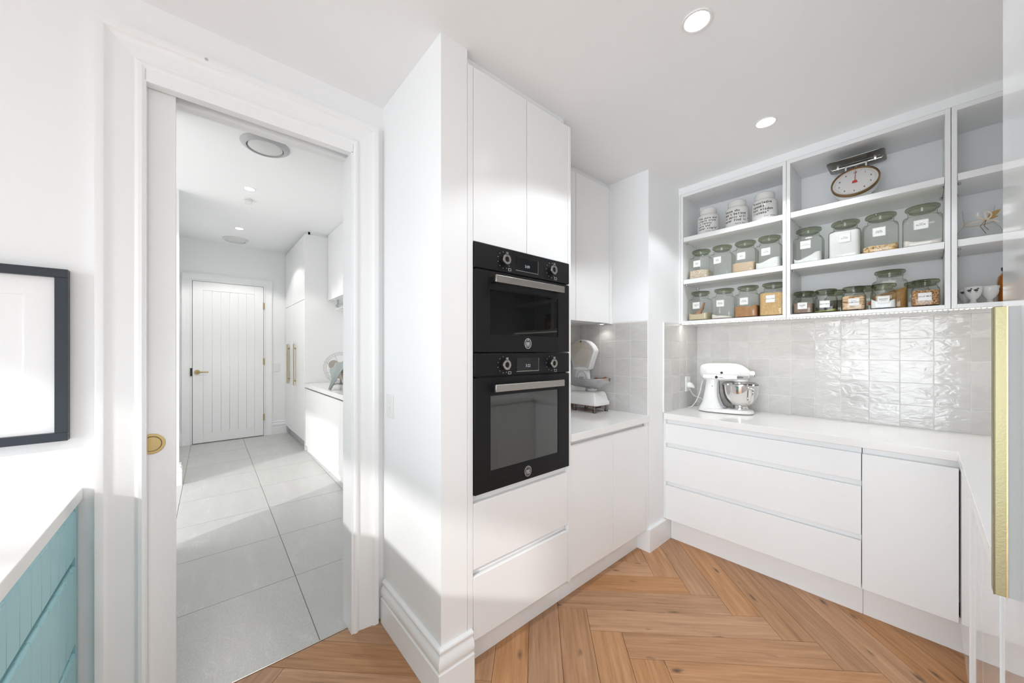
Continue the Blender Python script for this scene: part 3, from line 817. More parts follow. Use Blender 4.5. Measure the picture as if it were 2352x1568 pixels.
# ---- glossy run along the right-hand wall
RX = .112
rr = thing('glossy_base_cabinet', 'glossy white base cabinet along the side wall under the return bench', 'cabinet', (.4, 1.9, 0))
obj('carcass', MB().box(RX + .022, .695, 1.352, 2.50, .155, .86), M['carcass'], rr, smooth=False)
obj('filler', MB().box(.1045, RX + .02, 2.03, 2.5065, .157, .850), M['gloss'], rr, bevel=.001)
obj('door', MB().box(RX, RX + .019, 1.70, 2.028, .157, .850), M['gloss'], rr, bevel=.001)
obj('door', MB().box(RX, RX + .019, 1.352, 1.697, .157, .836), M['gloss'], rr, bevel=.001)
obj('kickboard', MB().box(RX + .058, RX + .076, 1.352, 2.565, 0, .156), M['satin'], rr, bevel=.001)
# L-shaped stone top
L = [(-1.2185, 2.497), (.098, 2.497), (.098, 1.352), (.697, 1.352), (.697, 3.071), (-1.2185, 3.071)]
tag(obj('benchtop', MB().prism(L, .867, .908, lambda u, v, d: (u, v, d)), M['stone'], bevel=.0015), 'long white stone benchtop turning the corner under the jar shelves', 'benchtop')
tu = thing('tall_cabinet', 'tall glossy white cupboard with a long brass pull at the picture edge', 'cabinet', (.4, 1.0, 0))
TX = .1155
obj('carcass', MB().box(TX + .021, .695, .745, 1.345, .155, 2.527), M['satin'], tu, smooth=False)
obj('kickboard', MB().box(TX + .058, TX + .076, .745, 1.345, 0, .155), M['satin'], tu, bevel=.001)
obj('door', MB().box(TX, TX + .02, .747, 1.347, .157, 2.527), M['gloss'], tu, bevel=.0015)
hd = MB().box(.0865, .1015, 1.118, 1.1235, .897, 1.4325).box(.0855, .0875, 1.116, 1.150, .897, 1.4325)
h = obj('brass_pull', hd, M['brasspale'], tu, bevel=.0008, label='long pale brass edge pull')
obj('pull_edge', MB().box(.0998, .1016, 1.1165, 1.1245, .897, 1.4325), M['brass'], h, smooth=False)
obj('pull_web', MB().box(.1016, TX + .001, 1.1195, 1.1235, .897, 1.4325), pmat('satin_grey_web', (.50, .51, .515), .45), h, smooth=False, label='satin grey web of the pull')

# ---- open shelving
SY, SB, ST = 2.752, 1.556, 2.532
def shelf_unit(name, label, x0, x1, scribe=0):
    t = thing(name, label, 'shelving', ((x0 + x1) / 2, 2.91, SB), 0, 'open jar shelving')
    th = .018
    obj('side_panel', MB().box(x0, x0 + th, SY, 3.0765, SB, ST), M['carcass'], t, bevel=.0008)
    obj('side_panel', MB().box(x1 - th, x1, SY, 3.0765, SB, ST), M['carcass'], t, bevel=.0008)
    obj('top_panel', MB().box(x0 + th, x1 - th, SY, 3.0765, ST - .022, ST), M['carcass'], t, bevel=.0008)
    obj('bottom_panel', MB().box(x0 + th, x1 - th, SY, 3.0765, SB, SB + .02), M['carcass'], t, bevel=.0008)
    obj('back_panel', MB().box(x0 + th, x1 - th, 3.066, 3.0765, SB + .02, ST - .022), M['carcass'], t, smooth=False)
    for z in (1.887, 2.206):
        s = obj('shelf', MB().box(x0 + th + .0015, x1 - th - .0015, SY + .006, 3.064, z - .033, z), M['carcass'], t, bevel=.0008)
        for xx in (x0 + th + .008, x1 - th - .008):
            for yy in (2.80, 3.00):
                obj('shelf_pin', MB().cyl((xx, yy, z - .034), (xx, yy, z - .044), .006, 10), M['nickel'], s)
    return t
shelf_unit('shelf_unit', 'open shelf bay with the three printed canisters on top', -1.212, -.5625)
shelf_unit('shelf_unit', 'middle open shelf bay with the dial scale on top', -.5605, .086)
shelf_unit('shelf_unit', 'open shelf bay holding the vase and chicken cups', .088, .697)
struct('trim_6', MB().box(XO + .0005, -1.2135, SY, 3.07, SB, ST), M['carcass'], 'narrow scribe strip beside the open shelving', smooth=False)

# ---- led tape under the shelving
lt = thing('led_strip', 'lit strip light along the front underside of the jar shelves', 'strip light', (-.26, SY + .02, SB - .002))
obj('tape', MB().box(-1.21, .695, SY + .012, SY + .022, SB - .003, SB - .0005), M['ledtape'], lt, smooth=False)
ch = MB()
x = -1.205
while x < .69:
    ch.box(x, x + .009, SY + .0135, SY + .0205, SB - .0055, SB - .003)
    x += .0165
o = obj('led_chips', ch, M['led'], lt, smooth=False); o['kind'] = 'stuff'
l = add_light('led_lamp', 'AREA', (-.26, SY + .017, SB - .007), 1.3, (1, .94, .85), (0, .25, -1), shape='RECTANGLE', size=1.88, size_y=.008)
l.parent = lt; l.matrix_parent_inverse = root_inv(lt)

# ---- teal bench cabinet on the left
tb = thing('teal_cabinet', 'teal grooved drawer cabinet under a white top at the picture edge', 'cabinet', (-1.1, -.6, 0))
TY = -.297
TX0, TX1 = XW + .003, -.45
obj('carcass', MB().box(TX0, TX1, -.90, TY - .03, .10, .862), M['teal'], tb, smooth=False)
obj('stile', MB().box(TX0, TX0 + .028, TY - .03, TY, .10, .862), M['teal'], tb, bevel=.001)
gp = .0725
for z0, z1 in ((.697, .846), (.421, .671), (.112, .396)):
    back = obj('drawer', MB().box(TX0 + .030, TX1, TY - .028, TY - .019, z0, z1 - .004), M['teal'], tb, smooth=False)
    xs = [TX0 + .030, -1.737] + [-1.737 + gp * k for k in range(1, 18)]
    xs = [v_ for v_ in xs if v_ < TX1] + [TX1]
    for a0, a1 in zip(xs[:-1], xs[1:]):
        # chamfered top edge makes the finger grip
        obj('groove_board', MB().prism([(TY - .019, z0), (TY, z0), (TY, z1 - .007), (TY - .006, z1), (TY - .019, z1)], a0 + .0004, a1 - .0004, lambda u, v, dd: (dd, u, v)), M['teal'], back, bevel=.0016, seg=1)
obj('gap_shade_sheet', MB().box(TX0 + .028, TX1, TY - .030, TY - .0285, .10, .862), M['blackgap'], tb, smooth=False)  # black sheet paints the shade seen through the gaps between drawers
tag(obj('benchtop', MB().box(TX0, TX1 + .02, -.93, -.287, .868, .9055), M['stone'], bevel=.0015), 'white stone top on the teal cabinet', 'benchtop')

# ================================================================ LAUNDRY FURNITURE
YC_ = 1.075
tl = thing('tall_laundry_cabinet', 'tall white laundry cupboard with two brass bar handles', 'cabinet', (-6.24, 1.4, 0))
obj('carcass', MB().box(-6.945, -5.53, YC_ + .021, 1.715, .12, 2.93), M['satin'], tl, smooth=False)
obj('side_panel', MB().box(-5.53, -5.512, YC_, 1.715, .0, 2.94), M['satin'], tl, bevel=.001)
for x0, x1 in ((-6.94, -6.372), (-6.368, -5.532)):
    d = obj('door', MB().box(x0, x1, YC_, YC_ + .02, .125, 2.052), M['satin'], tl, bevel=.0015)
    hx = -6.62 if x0 < -6.5 else -6.11
    obj('bar_handle', MB().box(hx - .055, hx + .055, YC_ - .03, YC_ - .024, .842, 1.457) if hx < -6.5 else MB().box(hx - .03, hx + .03, YC_ - .03, YC_ - .024, .842, 1.457), M['brass'], d, bevel=.001, label='flat brass bar handle')
    obj('handle_post', MB().box(hx - .01, hx + .01, YC_ - .025, YC_ + .001, .90, .92).box(hx - .01, hx + .01, YC_ - .025, YC_ + .001, 1.38, 1.40), M['brass'], d, smooth=False)
    obj('upper_door', MB().box(x0, x1, YC_, YC_ + .02, 2.058, 2.935), M['satin'], tl, bevel=.0015)
obj('kickboard', MB().box(-6.945, -5.52, YC_ + .05, YC_ + .07, 0, .12), M['ventgrey'], tl, smooth=False)
struct('trim_7', MB().box(-6.945, -5.53, YC_ + .05, YC_ + .07, 2.93, LZ).box(-5.55, -5.53, YC_ + .05, 1.715, 2.93, LZ), M['paint'], smooth=False)
lb = thing('laundry_base_cabinet', 'white base cabinets under the laundry bench', 'cabinet', (-3.8, 1.4, 0))
obj('carcass', MB().box(-5.508, -2.0, YC_ + .03, 1.715, .06, .84), M['carcass'], lb, smooth=False)
xs = [-5.508, -4.72, -3.93, -3.14, -2.35, -2.0]
for a0, a1 in zip(xs[:-1], xs[1:]):
    obj('door', MB().box(a0 + .0015, a1 - .0015, YC_ + .008, YC_ + .028, .075, .843), M['satin'], lb, bevel=.0012)
obj('kickboard', MB().box(-5.508, -2.0, YC_ + .03, YC_ + .05, 0, .07), M['satin'], lb, smooth=False)
tag(obj('benchtop', MB().box(-5.508, -2.0, YC_ - .004, 1.715, .862, .912), M['stone'], bevel=.002), 'white laundry benchtop under the basket', 'benchtop')
lw = thing('laundry_wall_cabinet', 'white wall cupboards above the laundry bench', 'cabinet', (-3.8, 1.55, 2.06))
obj('carcass', MB().box(-5.508, -2.0, 1.385, 1.715, 2.065, 2.97), M['carcass'], lw, smooth=False)
for a0, a1 in zip(xs[:-1], xs[1:]):
    obj('door', MB().box(a0 + .0015, a1 - .0015, 1.363, 1.383, 2.062, 2.976), M['satin'], lw, bevel=.0012)
hr = thing('hanging_rail', 'thin grey hanging rail under the laundry wall cupboards', 'rail', (-4.4, 1.45, 1.98))
obj('rail_tube', MB().cyl((-5.40, 1.46, 1.985), (-2.3, 1.46, 1.985), .016, 16), M['nickel'], hr)
obj('rail_bracket', MB().box(-5.385, -5.365, 1.448, 1.472, 1.97, 2.065).cyl((-5.40, 1.46, 1.985), (-5.36, 1.46, 1.985), .024, 16), M['nickel'], hr, bevel=.001)
for k, x in enumerate((-4.72, -4.60, -4.48)):
    g = thing('clothes_hanger', ['white clothes hanger furthest along the laundry rail', 'middle white clothes hanger on the laundry rail', 'white clothes hanger closest to the doorway jamb'][k], 'hanger', (x, 1.46, 1.985), 0, 'white hangers on the rail')
    obj('hook', MB().tube([(0, -.03 * math.cos(a), .028 * math.sin(a) - .0) for a in [PI * q / 8 - .6 for q in range(9)]][::-1] + [(0, 0, -.055)], .003, 6).xf(Matrix.Translation((0, 0, -.008))), M['nickel'], g, local=True)
    obj('hanger_arms', MB().tube([(0, -.21, -.13), (0, -.10, -.085), (0, 0, -.06), (0, .10, -.085), (0, .21, -.13), (0, -.21, -.13)], .007, 8), M['plastic'], g, local=True)

# ================================================================ JARS AND CANISTERS
def contents(mat, half, z0, hfun, parent, n=6, seg=40, rings=8, name='contents'):
    """filling of a square jar: heap surface hfun(u,v) with u,v in -1..1"""
    mb = MB(); R = []
    def ring(k, z=None):
        out = []
        for j in range(seg):
            a = 2 * PI * (j + .5) / seg; ca, sa = math.cos(a), math.sin(a)
            u = math.copysign(abs(ca) ** (2 / n), ca) * k; v = math.copysign(abs(sa) ** (2 / n), sa) * k
            out.append((u * half, v * half, hfun(u, v) if z is None else z))
        return out
    R.append(ring(.02, z0)); R.append(ring(.97, z0)); R.append(ring(1.0, z0 + .003))
    for k in range(rings + 1):
        R.append(ring(max(.02, 1 - k / rings)))
    mb.rings(R)
    return obj(name, mb, mat, parent, local=True, angle=60)

def jar(name, label, cat, loc, big, fill=None, lines=(), group='labelled glass storage jars', rot=0, label_dx=0, label_z=None, empty_label=False, h=None):
    t = thing(name, label, cat, loc, rot, group)
    hw = .070 if big else .049
    H = h or (.222 if big else .142)
    bh = H * (.735 if big else .70)        # shoulder height
    s = hw / .07
    nk = .054 * s if big else .043
    T = .004
    secs = [(0, 0, 0, hw * .86, hw * .86, 6), (.003, 0, 0, hw * .955, hw * .955, 6), (.012, 0, 0, hw * .99, hw * .99, 7), (.03, 0, 0, hw, hw, 7), (bh - .02, 0, 0, hw, hw, 7), (bh - .008, 0, 0, hw * .985, hw * .985, 6), (bh - .001, 0, 0, hw * .93, hw * .93, 5), (bh + .003, 0, 0, hw * .84, hw * .84, 3.5), (bh + .006, 0, 0, nk, nk, 2), (bh + .010, 0, 0, nk * .97, nk * .97, 2), (H - .026, 0, 0, nk * .97, nk * .97, 2), (H - .020, 0, 0, nk * 1.05, nk * 1.05, 2), (H - .016, 0, 0, nk * 1.05, nk * 1.05, 2)]
    # dished base
    base = [(.010, 0, 0, .002, .002, 2), (.008, 0, 0, hw * .5, hw * .5, 3), (.001, 0, 0, hw * .80, hw * .80, 5)]
    body = obj('glass_body', MB().loft(base + secs, 48, True, False), M['jarglass'], t, local=True, angle=50)
    lr = nk * 1.16
    lid = MB().lathe([(nk * .86, H - .030), (nk * .9, H - .017), (lr * .96, H - .0165), (lr, H - .013), (lr, H - .006), (lr * .965, H - .001), (lr * .88, H), (.001, H + .002)], 40)
    obj('lid', lid, M['lidglass'], t, local=True, label='thick green-tinted glass lid')
    if fill:
        mat, hf = fill
        contents(mat, hw * .95, .010, hf, t)
    if lines or empty_label:
        lw_, lh_ = (.050, .048) if big else (.046, .040)
        lz = label_z if label_z is not None else (bh * .70 if big else bh * .52)
        y = -hw - .0006
        lab = obj('paper_label', MB().box(label_dx - lw_ / 2, label_dx + lw_ / 2, y, y + .0005, lz - lh_ / 2, lz + lh_ / 2), M['paper'], t, local=True, smooth=False)
        bd = MB(); e = .0018; w2, h2 = lw_ / 2 - e, lh_ / 2 - e; q = .00035
        for (a0, a1, b0, b1) in ((-w2, w2, h2 - q, h2), (-w2, w2, -h2, -h2 + q), (-w2, -w2 + q, -h2, h2), (w2 - q, w2, -h2, h2)):
            bd.box(label_dx + a0, label_dx + a1, y - .0002, y, lz + b0, lz + b1)
        obj('label_border', bd, M['inkgrey'], lab, smooth=False, local=True)
        if lines:
            L_ = []
            n = len(lines)
            for k, (tx, sz) in enumerate(lines):
                v = lz + (.0035 if n == 2 and k == 0 else (-.0055 if n == 2 else -.0022))
                if n == 2 and lines[0][1] > lines[1][1]: v = lz + (.0005 if k == 0 else -.006)
                L_.append((tx, sz, label_dx, v))
            lettering('label_text', L_, M['ink'], lab, lambda u, v: (u, y - .0003, v), bold=.003, local=True)
    return t

YJ = 2.868     # centre line of the big jars
def flat(z, w=.003): return lambda u, v: z + w * math.sin(5 * u + 2 * v) + w * .6 * math.cos(7 * v - 3 * u)
B2, B1 = 1.887, 1.576
# middle shelf, bay one
jar('storage_jar', 'big glass jar of speckled brown rice at the pillar end of the middle shelf', 'jar', (-1.1080, YJ, B2), True, (G['ricebrown'], lambda u, v: .064 + .004 * math.cos(2 * u) - .002 * u), [('BROWN', .0055), ('RICE', .0095)], label_dx=-.004)
jar('storage_jar', 'big glass jar that looks empty, second from the pillar on the middle shelf', 'jar', (-.9640, YJ, B2), True, None, [('WHITE', .0055), ('RICE', .0095)], label_dx=-.008)
jar('storage_jar', 'big glass jar one third full of fine tan rice', 'jar', (-.8170, YJ, B2), True, (G['ricetan'], flat(.068, .0012)), [('WILD', .0050), ('RICE', .0095)], label_dx=-.004)
jar('storage_jar', 'big glass jar with white sugar sloping up on one side, label SUGAR', 'jar', (-.6770, YJ, B2), True, (G['white'], lambda u, v: .058 + .014 * math.tanh(3 * (u - .05)) + .010 * (u < -.6) * (-u - .6) * 2), [('CASTER', .0055), ('SUGAR', .0095)], label_dx=-.003)
# bottom shelf, bay one
g5 = jar('storage_jar', 'big glass jar of almond meal with a brown scoop standing in it', 'jar', (-1.1130, YJ, B1), True, (G['meal'], lambda u, v: .047 + .013 * (abs(u + .02) ** 1.3) * 1.4 - .004), [('ALMOND', .0085), ('MEAL', .0055)], label_dx=-.004)
sc = MB().prism([(-.020, .045), (.016, .045), (.020, .075), (.030, .085), (.042, .135), (.034, .139), (.020, .098), (.006, .083), (-.016, .072)], -.012, .012, lambda u, v, d: (u, d - .03, v))
tag(obj('scoop', sc, M['scoop'], None, bevel=.003, local=True), 'brown plastic scoop standing in the almond meal jar', 'scoop').location = (-1.1130, YJ, B1)
jar('storage_jar', 'big glass jar with a low drift of pale flour, bottom shelf', 'jar', (-.9505, YJ, B1), True, (G['flour'], lambda u, v: .027 - .009 * u + .004 * math.sin(6 * u)), [('SELF RAISING', .0048), ('FLOUR', .0095)], label_dx=-.002)
jar('storage_jar', 'big glass jar half full of dark brown sugar', 'jar', (-.8010, YJ, B1), True, (G['brownsugar'], lambda u, v: .083 - .014 * math.exp(-((u - .05) / .4) ** 4) + .003 * math.sin(9 * u)), [('BROWN', .0055), ('SUGAR', .0095)], label_dx=-.004)
jar('storage_jar', 'big glass jar filled to the top with golden breadcrumbs', 'jar', (-.6530, YJ, B1), True, (G['crumbs'], flat(.152, .002)), [('BREADCRUMBS', .0072)], label_dx=-.002)
# middle shelf, bay two
jar('storage_jar', 'big glass jar with white coconut banked up one side', 'jar', (-.4720, YJ, B2), True, (G['white'], lambda u, v: .026 + .040 / (1 + math.exp(-7 * (u - .35))) + .016 * max(0, -u - .72) * 3), [('DESICCATED', .0050), ('COCONUT', .0088)], label_dx=-.004)
jar('storage_jar', 'big glass jar packed full of white icing sugar', 'jar', (-.3035, YJ, B2), True, (G['white'], flat(.154, .002)), [('ICING', .0055), ('SUGAR', .0098)], label_dx=.004)
jar('storage_jar', 'big glass jar with a layer of rolled oats', 'jar', (-.1585, YJ, B2), True, (G['oats'], lambda u, v: .042 + .003 * math.sin(9 * u) + .003 * math.sin(11 * v + 4 * u)), [('ROLLED', .0055), ('OATS', .0105)], label_dx=-.002)
jar('storage_jar', 'big wide glass jar of plain flour at the divider end of the middle shelf', 'jar', (-.0050, YJ, B2), True, (G['flour'], lambda u, v: .026 + .016 * math.exp(-((u + .95) / .4) ** 2) + .006 * (u > .5) * (u - .5) * 2 + .010 * (v > 0) * v * math.exp(-((u + .4) / .5) ** 2)), [('PLAIN', .0055), ('FLOUR', .0105)], label_dx=-.004)
# bottom shelf, bay two: small jars, a few behind
YS = 2.838
jar('spice_jar', 'small glass jar of brown sesame seeds in the shelf corner', 'jar', (-.4895, YS, B1), False, (G['sesame'], flat(.066, .001)), [('SESAME', .0088), ('SEEDS', .0055)], 'small labelled glass jars')
jar('spice_jar', 'small glass jar with a few green split peas at the bottom', 'jar', (-.3850, YS, B1), False, (G['peas'], lambda u, v: .014 + .010 * max(0, u)), [('SPLIT PEAS', .0088)], 'small labelled glass jars')
jar('spice_jar', 'small glass jar full of slivered almonds', 'jar', (-.2635, YS, B1), False, (G['almonds'], flat(.086, .002)), [('SLIVERED', .0055), ('ALMONDS', .0092)], 'small labelled glass jars', label_dx=.004)
jar('spice_jar', 'small glass jar of white baking powder', 'jar', (-.1460, YS, B1), False, (G['white'], lambda u, v: .040 + .014 * u * u + .01 * max(0, -u - .3)), [('BAKING', .0095), ('POWDER', .0055)], 'small labelled glass jars', label_dx=.003)
jar('spice_jar', 'small glass jar of red and yellow soup mix', 'jar', (.0055, YS, B1), False, (G['soup'], flat(.083, .0015)), [('SOUP MIX', .0100)], 'small labelled glass jars', label_dx=-.002)
jar('spice_jar', 'small glass jar standing behind the sesame seeds', 'jar', (-.490, 2.985, B1), False, (G['sesame'], flat(.05, .001)), (), 'small labelled glass jars', h=.155)
jar('spice_jar', 'dark small jar peeping out behind the split peas', 'jar', (-.362, 2.985, B1), False, (G['dark'], flat(.085, .001)), (), 'small labelled glass jars', h=.150)
k3 = jar('spice_jar', 'small glass jar with an orange and white sticker behind the almonds', 'jar', (-.232, 2.985, B1), False, None, (), 'small labelled glass jars', h=.158)
st_ = obj('sticker', MB().box(-.048, .048, -.0500, -.0495, .038, .062), M['paper'], k3, local=True, smooth=False)
obj('sticker_dot', MB().cyl((.030, -.0500, .05), (.030, -.0506, .05), .012, 20).cyl((-.005, -.0500, .05), (-.005, -.0506, .05), .012, 20), M['orangelabel'], st_, local=True, smooth=False)
jar('storage_jar', 'tall glass jar of orange pieces standing behind the baking powder', 'jar', (-.128, 2.975, B1), True, (G['crisps'], lambda u, v: .10 + .02 * u + .01 * math.sin(8 * v)), [('CHIPS', .0085)], rot=0, label_z=.142, h=.232)
jar('spice_jar', 'plain small glass jar behind the soup mix', 'jar', (-.024, 2.985, B1), False, None, (), 'small labelled glass jars', h=.155)

# printed canisters
def canister(label, x, lines, size, z_top, mono, sig=None, left=-.04):
    t = thing('canister', label, 'canister', (x, 2.868, 2.206), 0, 'white canisters with printed quotes')
    R_ = .0725
    body = obj('pot', MB().lathe([(.060, 0), (.068, .002), (.0715, .008), (R_, .02), (R_, .128), (.0705, .138), (.066, .146), (.058, .1535), (.0545, .1575), (.0545, .162)], 56), M['ceramic'], t, local=True)
    obj('lid', MB().lathe([(.0535, .160), (.0555, .1625), (.0558, .168), (.0555, .188), (.053, .1965), (.047, .2005), (.001, .2015)], 48), M['ceramic'], t, local=True)
    mb = MB()
    def wrap(u, v):
        a = u / R_
        return ((R_ + .0004) * math.sin(a), -(R_ + .0004) * math.cos(a), v)
    z = z_top
    for s in lines:
        v, f = text2d(s, size, .030, mono, 'LEFT')
        mb.add([wrap(p[0] + left + (size * .3 if s[0] != '"' else 0), p[1] + z) for p in v], f)
        # slab serifs under the stems give the typewriter look
        z -= size * 1.02
    v, f = text2d(sig, size * .62, .01, mono, 'LEFT')
    mb.add([wrap(p[0] + .0, p[1] + z) for p in v], f)
    obj('quote', mb, M['ink'], body, local=True, smooth=False)
    return t
canister('white canister whose quote begins The pure and simple truth', -1.058, ['"The pure and', 'simple truth', 'is rarely', 'pure and', 'never simple"'], .0185, .112, .56, '- Oscar Wilde', left=-.046)
canister('white canister whose quote begins those who don\'t believe', -.868, ['"those who', "don't believe", 'in magic will', 'never find it."'], .0215, .110, .50, '- Roald Dahl', left=-.064)
canister('white canister whose quote begins Knowledge speaks', -.7035, ['"Knowledge', 'speaks', 'but wisdom', 'listens"'], .0215, .116, .56, '- Jimi Hendrix', left=-.056)

# ---- dial kitchen scale on the top shelf
ks = thing('kitchen_scale', 'old kitchen scale with round dial, red needle and flat steel tray', 'scale', (-.26, 2.90, 2.206))
def tilt(th, c):
    return Matrix.Translation(c) @ Matrix.Rotation(th, 4, 'X')
# housing
obj('housing', MB().loft([(0, 0, 0, .088, .075, 5), (.02, 0, 0, .086, .073, 5), (.04, 0, .005, .07, .062, 4), (.15, 0, .03, .055, .04, 4), (.172, 0, .03, .05, .036, 4)], 36), M['enamel'], ks, local=True)
TM = tilt(math.radians(-27), (0, -.063, .118))      # dial leans back
def dl(x, y, z): return tuple(TM @ Vector((x, y, z)))
def disc(r, y0, y1, seg=56):
    return MB().rings([[dl(r * math.cos(2 * PI * j / seg), y, r * math.sin(2 * PI * j / seg)) for j in range(seg)] for y in (y0, y1)])
obj('dial_case', disc(.098, .045, .006), M['enamel'], ks, local=True)
obj('dial_rim', MB().rings([[dl(r * math.cos(2 * PI * j / 56), y, r * math.sin(2 * PI * j / 56)) for j in range(56)] for r, y in ((.099, .012), (.1035, .010), (.1045, .0), (.1025, -.007), (.098, -.008), (.0955, -.004), (.0955, .004))], False, False), M['bronze'], ks, local=True, label='bronze dial rim')
df = obj('dial_face', disc(.0965, .006, .001), M['dialface'], ks, local=True, smooth=False)
mk = MB()
for q in range(60):
    a = 2 * PI * q / 60; r0 = .083 if q % 6 else .080
    c_, s_ = math.cos(a), math.sin(a); w_ = .0006
    mk.add([dl(r0 * c_ - w_ * s_, .0004, r0 * s_ + w_ * c_), dl(.088 * c_ - w_ * s_, .0004, .088 * s_ + w_ * c_), dl(.088 * c_ + w_ * s_, .0004, .088 * s_ - w_ * c_), dl(r0 * c_ + w_ * s_, .0004, r0 * s_ - w_ * c_)], [(0, 1, 2, 3)])
for q, tx in enumerate(['10', '1', '2', '3', '4', '5', '6', '7', '8', '9']):
    a = PI / 2 - 2 * PI * q / 10
    v, f = text2d(tx, .016, .02)
    mk.add([dl(.069 * math.cos(a) + p[0], .0004, .069 * math.sin(a) + p[1] - .0055) for p in v], f)
obj('dial_marking', mk, M['ink'], df, local=True, smooth=False)
obj('needle', MB().prism([(-.0016, 0), (.0016, 0), (.001, .082), (-.001, .082)], -.0005, -.0022, lambda u, v, d: dl(u, d, v)).prism([(-.0085, .006), (.0085, .006), (.012, -.012), (-.012, -.012)], -.0022, -.0035, lambda u, v, d: dl(u, d, v)), M['redneedle'], df, local=True, smooth=False, label='red needle')
br_ = MB()
for x in (-.043, .043):
    br_.box(x - .004, x + .004, -.02, -.012, .17, .232)
br_.box(-.047, .047, -.02, -.012, .226, .234)
obj('tray_bracket', br_, M['enamel'], ks, local=True, bevel=.0015)
obj('tray_post', MB().lathe([(.017, .165), (.017, .236), (.014, .244)], 24, (0, .015, 0)), M['chrome'], ks, local=True)
tr = MB().loft([(.246, 0, .0, .118, .098, 9), (.2475, 0, .0, .122, .102, 9), (.250, 0, 0, .1225, .1025, 9), (.2505, 0, .0, .120, .100, 9)], 48)
tro = obj('weighing_tray', tr, M['darksteel'], ks, local=True, label='flat tarnished steel tray')
obj('tray_rod', MB().tube([(-.105, .0, .238), (.105, .0, .238)], .004, 8).tube([(-.105, .0, .238), (-.108, 0, .246)], .004, 8).tube([(.105, .0, .238), (.108, 0, .246)], .004, 8).box(-.083, -.075, -.008, .008, .232, .246).box(.075, .083, -.008, .008, .232, .246), M['chrome'], tro, local=True)

# ---- third bay: vase, cups, preserve jar
vs = thing('glass_vase', 'clear ribbed glass vase tied with a cream ribbon', 'vase', (.176, 2.885, 1.887))
obj('vase_body', MB().lathe([(.001, .004), (.045, .002), (.062, .004), (.073, .014), (.0745, .028), (.066, .055), (.050, .078), (.0435, .088), (.0425, .092), (.0455, .110), (.050, .165)], 56, cap0=True, cap1=False), M['clearglass'], vs, local=True)
rb = MB().rings([[(.0455 * math.cos(2 * PI * j / 40), .0455 * math.sin(2 * PI * j / 40), z) for j in range(40)] for z in (.086, .0925)], False, False)
rbo = obj('ribbon', rb, M['ribbon'], vs, local=True)
bow = MB()
fy = -.047
def strip(pts, w=.004):
    P = [Vector(p) for p in pts]
    vs_ = []; fs_ = []
    for i, p_ in enumerate(P):
        d_ = (P[min(i + 1, len(P) - 1)] - P[max(i - 1, 0)]).normalized()
        n_ = d_.cross(Vector((0, 1, 0))).normalized() * w
        vs_ += [p_ - n_, p_ + n_]
    fs_ = [(2 * i, 2 * i + 1, 2 * i + 3, 2 * i + 2) for i in range(len(P) - 1)]
    return vs_, fs_
for pts in ([(.02, fy, .09), (-.0, fy - .006, .103), (-.012, fy - .008, .118)], [(.02, fy, .09), (.045, fy - .005, .080), (.058, fy - .004, .070)],
            [(.02, fy, .09)] + [(.020 + .015 * math.cos(a), fy - .008, .110 + .018 * math.sin(a)) for a in [-PI * .6 + k * PI * 1.2 / 8 for k in range(9)]][::-1] + [(.02, fy, .09)]):
    v_, f_ = strip(pts, .0028)
    bow.add(v_, f_)
obj('bow', bow, M['ribbon'], rbo, local=True)
lf = MB()
for (x0, z0, x1, z1, w) in ((.023, .098, .062, .128, .011), (.024, .094, .056, .098, .007)):
    c0 = Vector((x0, fy - .004, z0)); c1 = Vector((x1, fy - .012, z1)); d_ = (c1 - c0); n_ = d_.cross(Vector((0, 1, 0))).normalized() * w
    pts = [c0] + [c0 + d_ * t + n_ * math.sin(PI * t ** .8) for t in (.2, .4, .6, .8)] + [c1] + [c0 + d_ * t - n_ * math.sin(PI * t ** .8) for t in (.8, .6, .4, .2)]
    lf.add(pts, [tuple(range(len(pts)))])
obj('dried_leaf', lf, M['leafbrown'], rbo, local=True)
obj('twine', MB().tube([(.02, fy, .09), (.002, fy - .012, .062), (.018, fy - .02, .022)], .0012, 5).tube([(.02, fy, .09), (.014, fy - .012, .06), (.026, fy - .02, .036)], .0012, 5), M['bronze'], rbo, local=True)

def chicken(f):
    """small silhouetted chick, printed"""
    mb = MB()
    body = [(.006 * math.cos(a) * 1.15, .0055 * math.sin(a)) for a in [2 * PI * k / 14 for k in range(14)]]
    mb.add([f(u, v) for u, v in body], [tuple(range(14))])
    head = [(.006 + .0032 * math.cos(2 * PI * k / 10), .0075 + .0032 * math.sin(2 * PI * k / 10)) for k in range(10)]
    mb.add([f(u, v) for u, v in head], [tuple(range(10))])
    mb.add([f(.0088, .0085), f(.0115, .0072), f(.0088, .0062)], [(0, 1, 2)])
    mb.add([f(-.005, .002), f(-.0105, .0065), f(-.0065, -.001)], [(0, 1, 2)])
    for x in (-.001, .0025):
        mb.add([f(x, -.005), f(x + .0008, -.005), f(x + .0008, -.0105), f(x, -.0105)], [(0, 1, 2, 3)])
        mb.add([f(x - .001, -.0105), f(x + .003, -.0105), f(x + .003, -.0112), f(x - .001, -.0112)], [(0, 1, 2, 3)])
    return mb
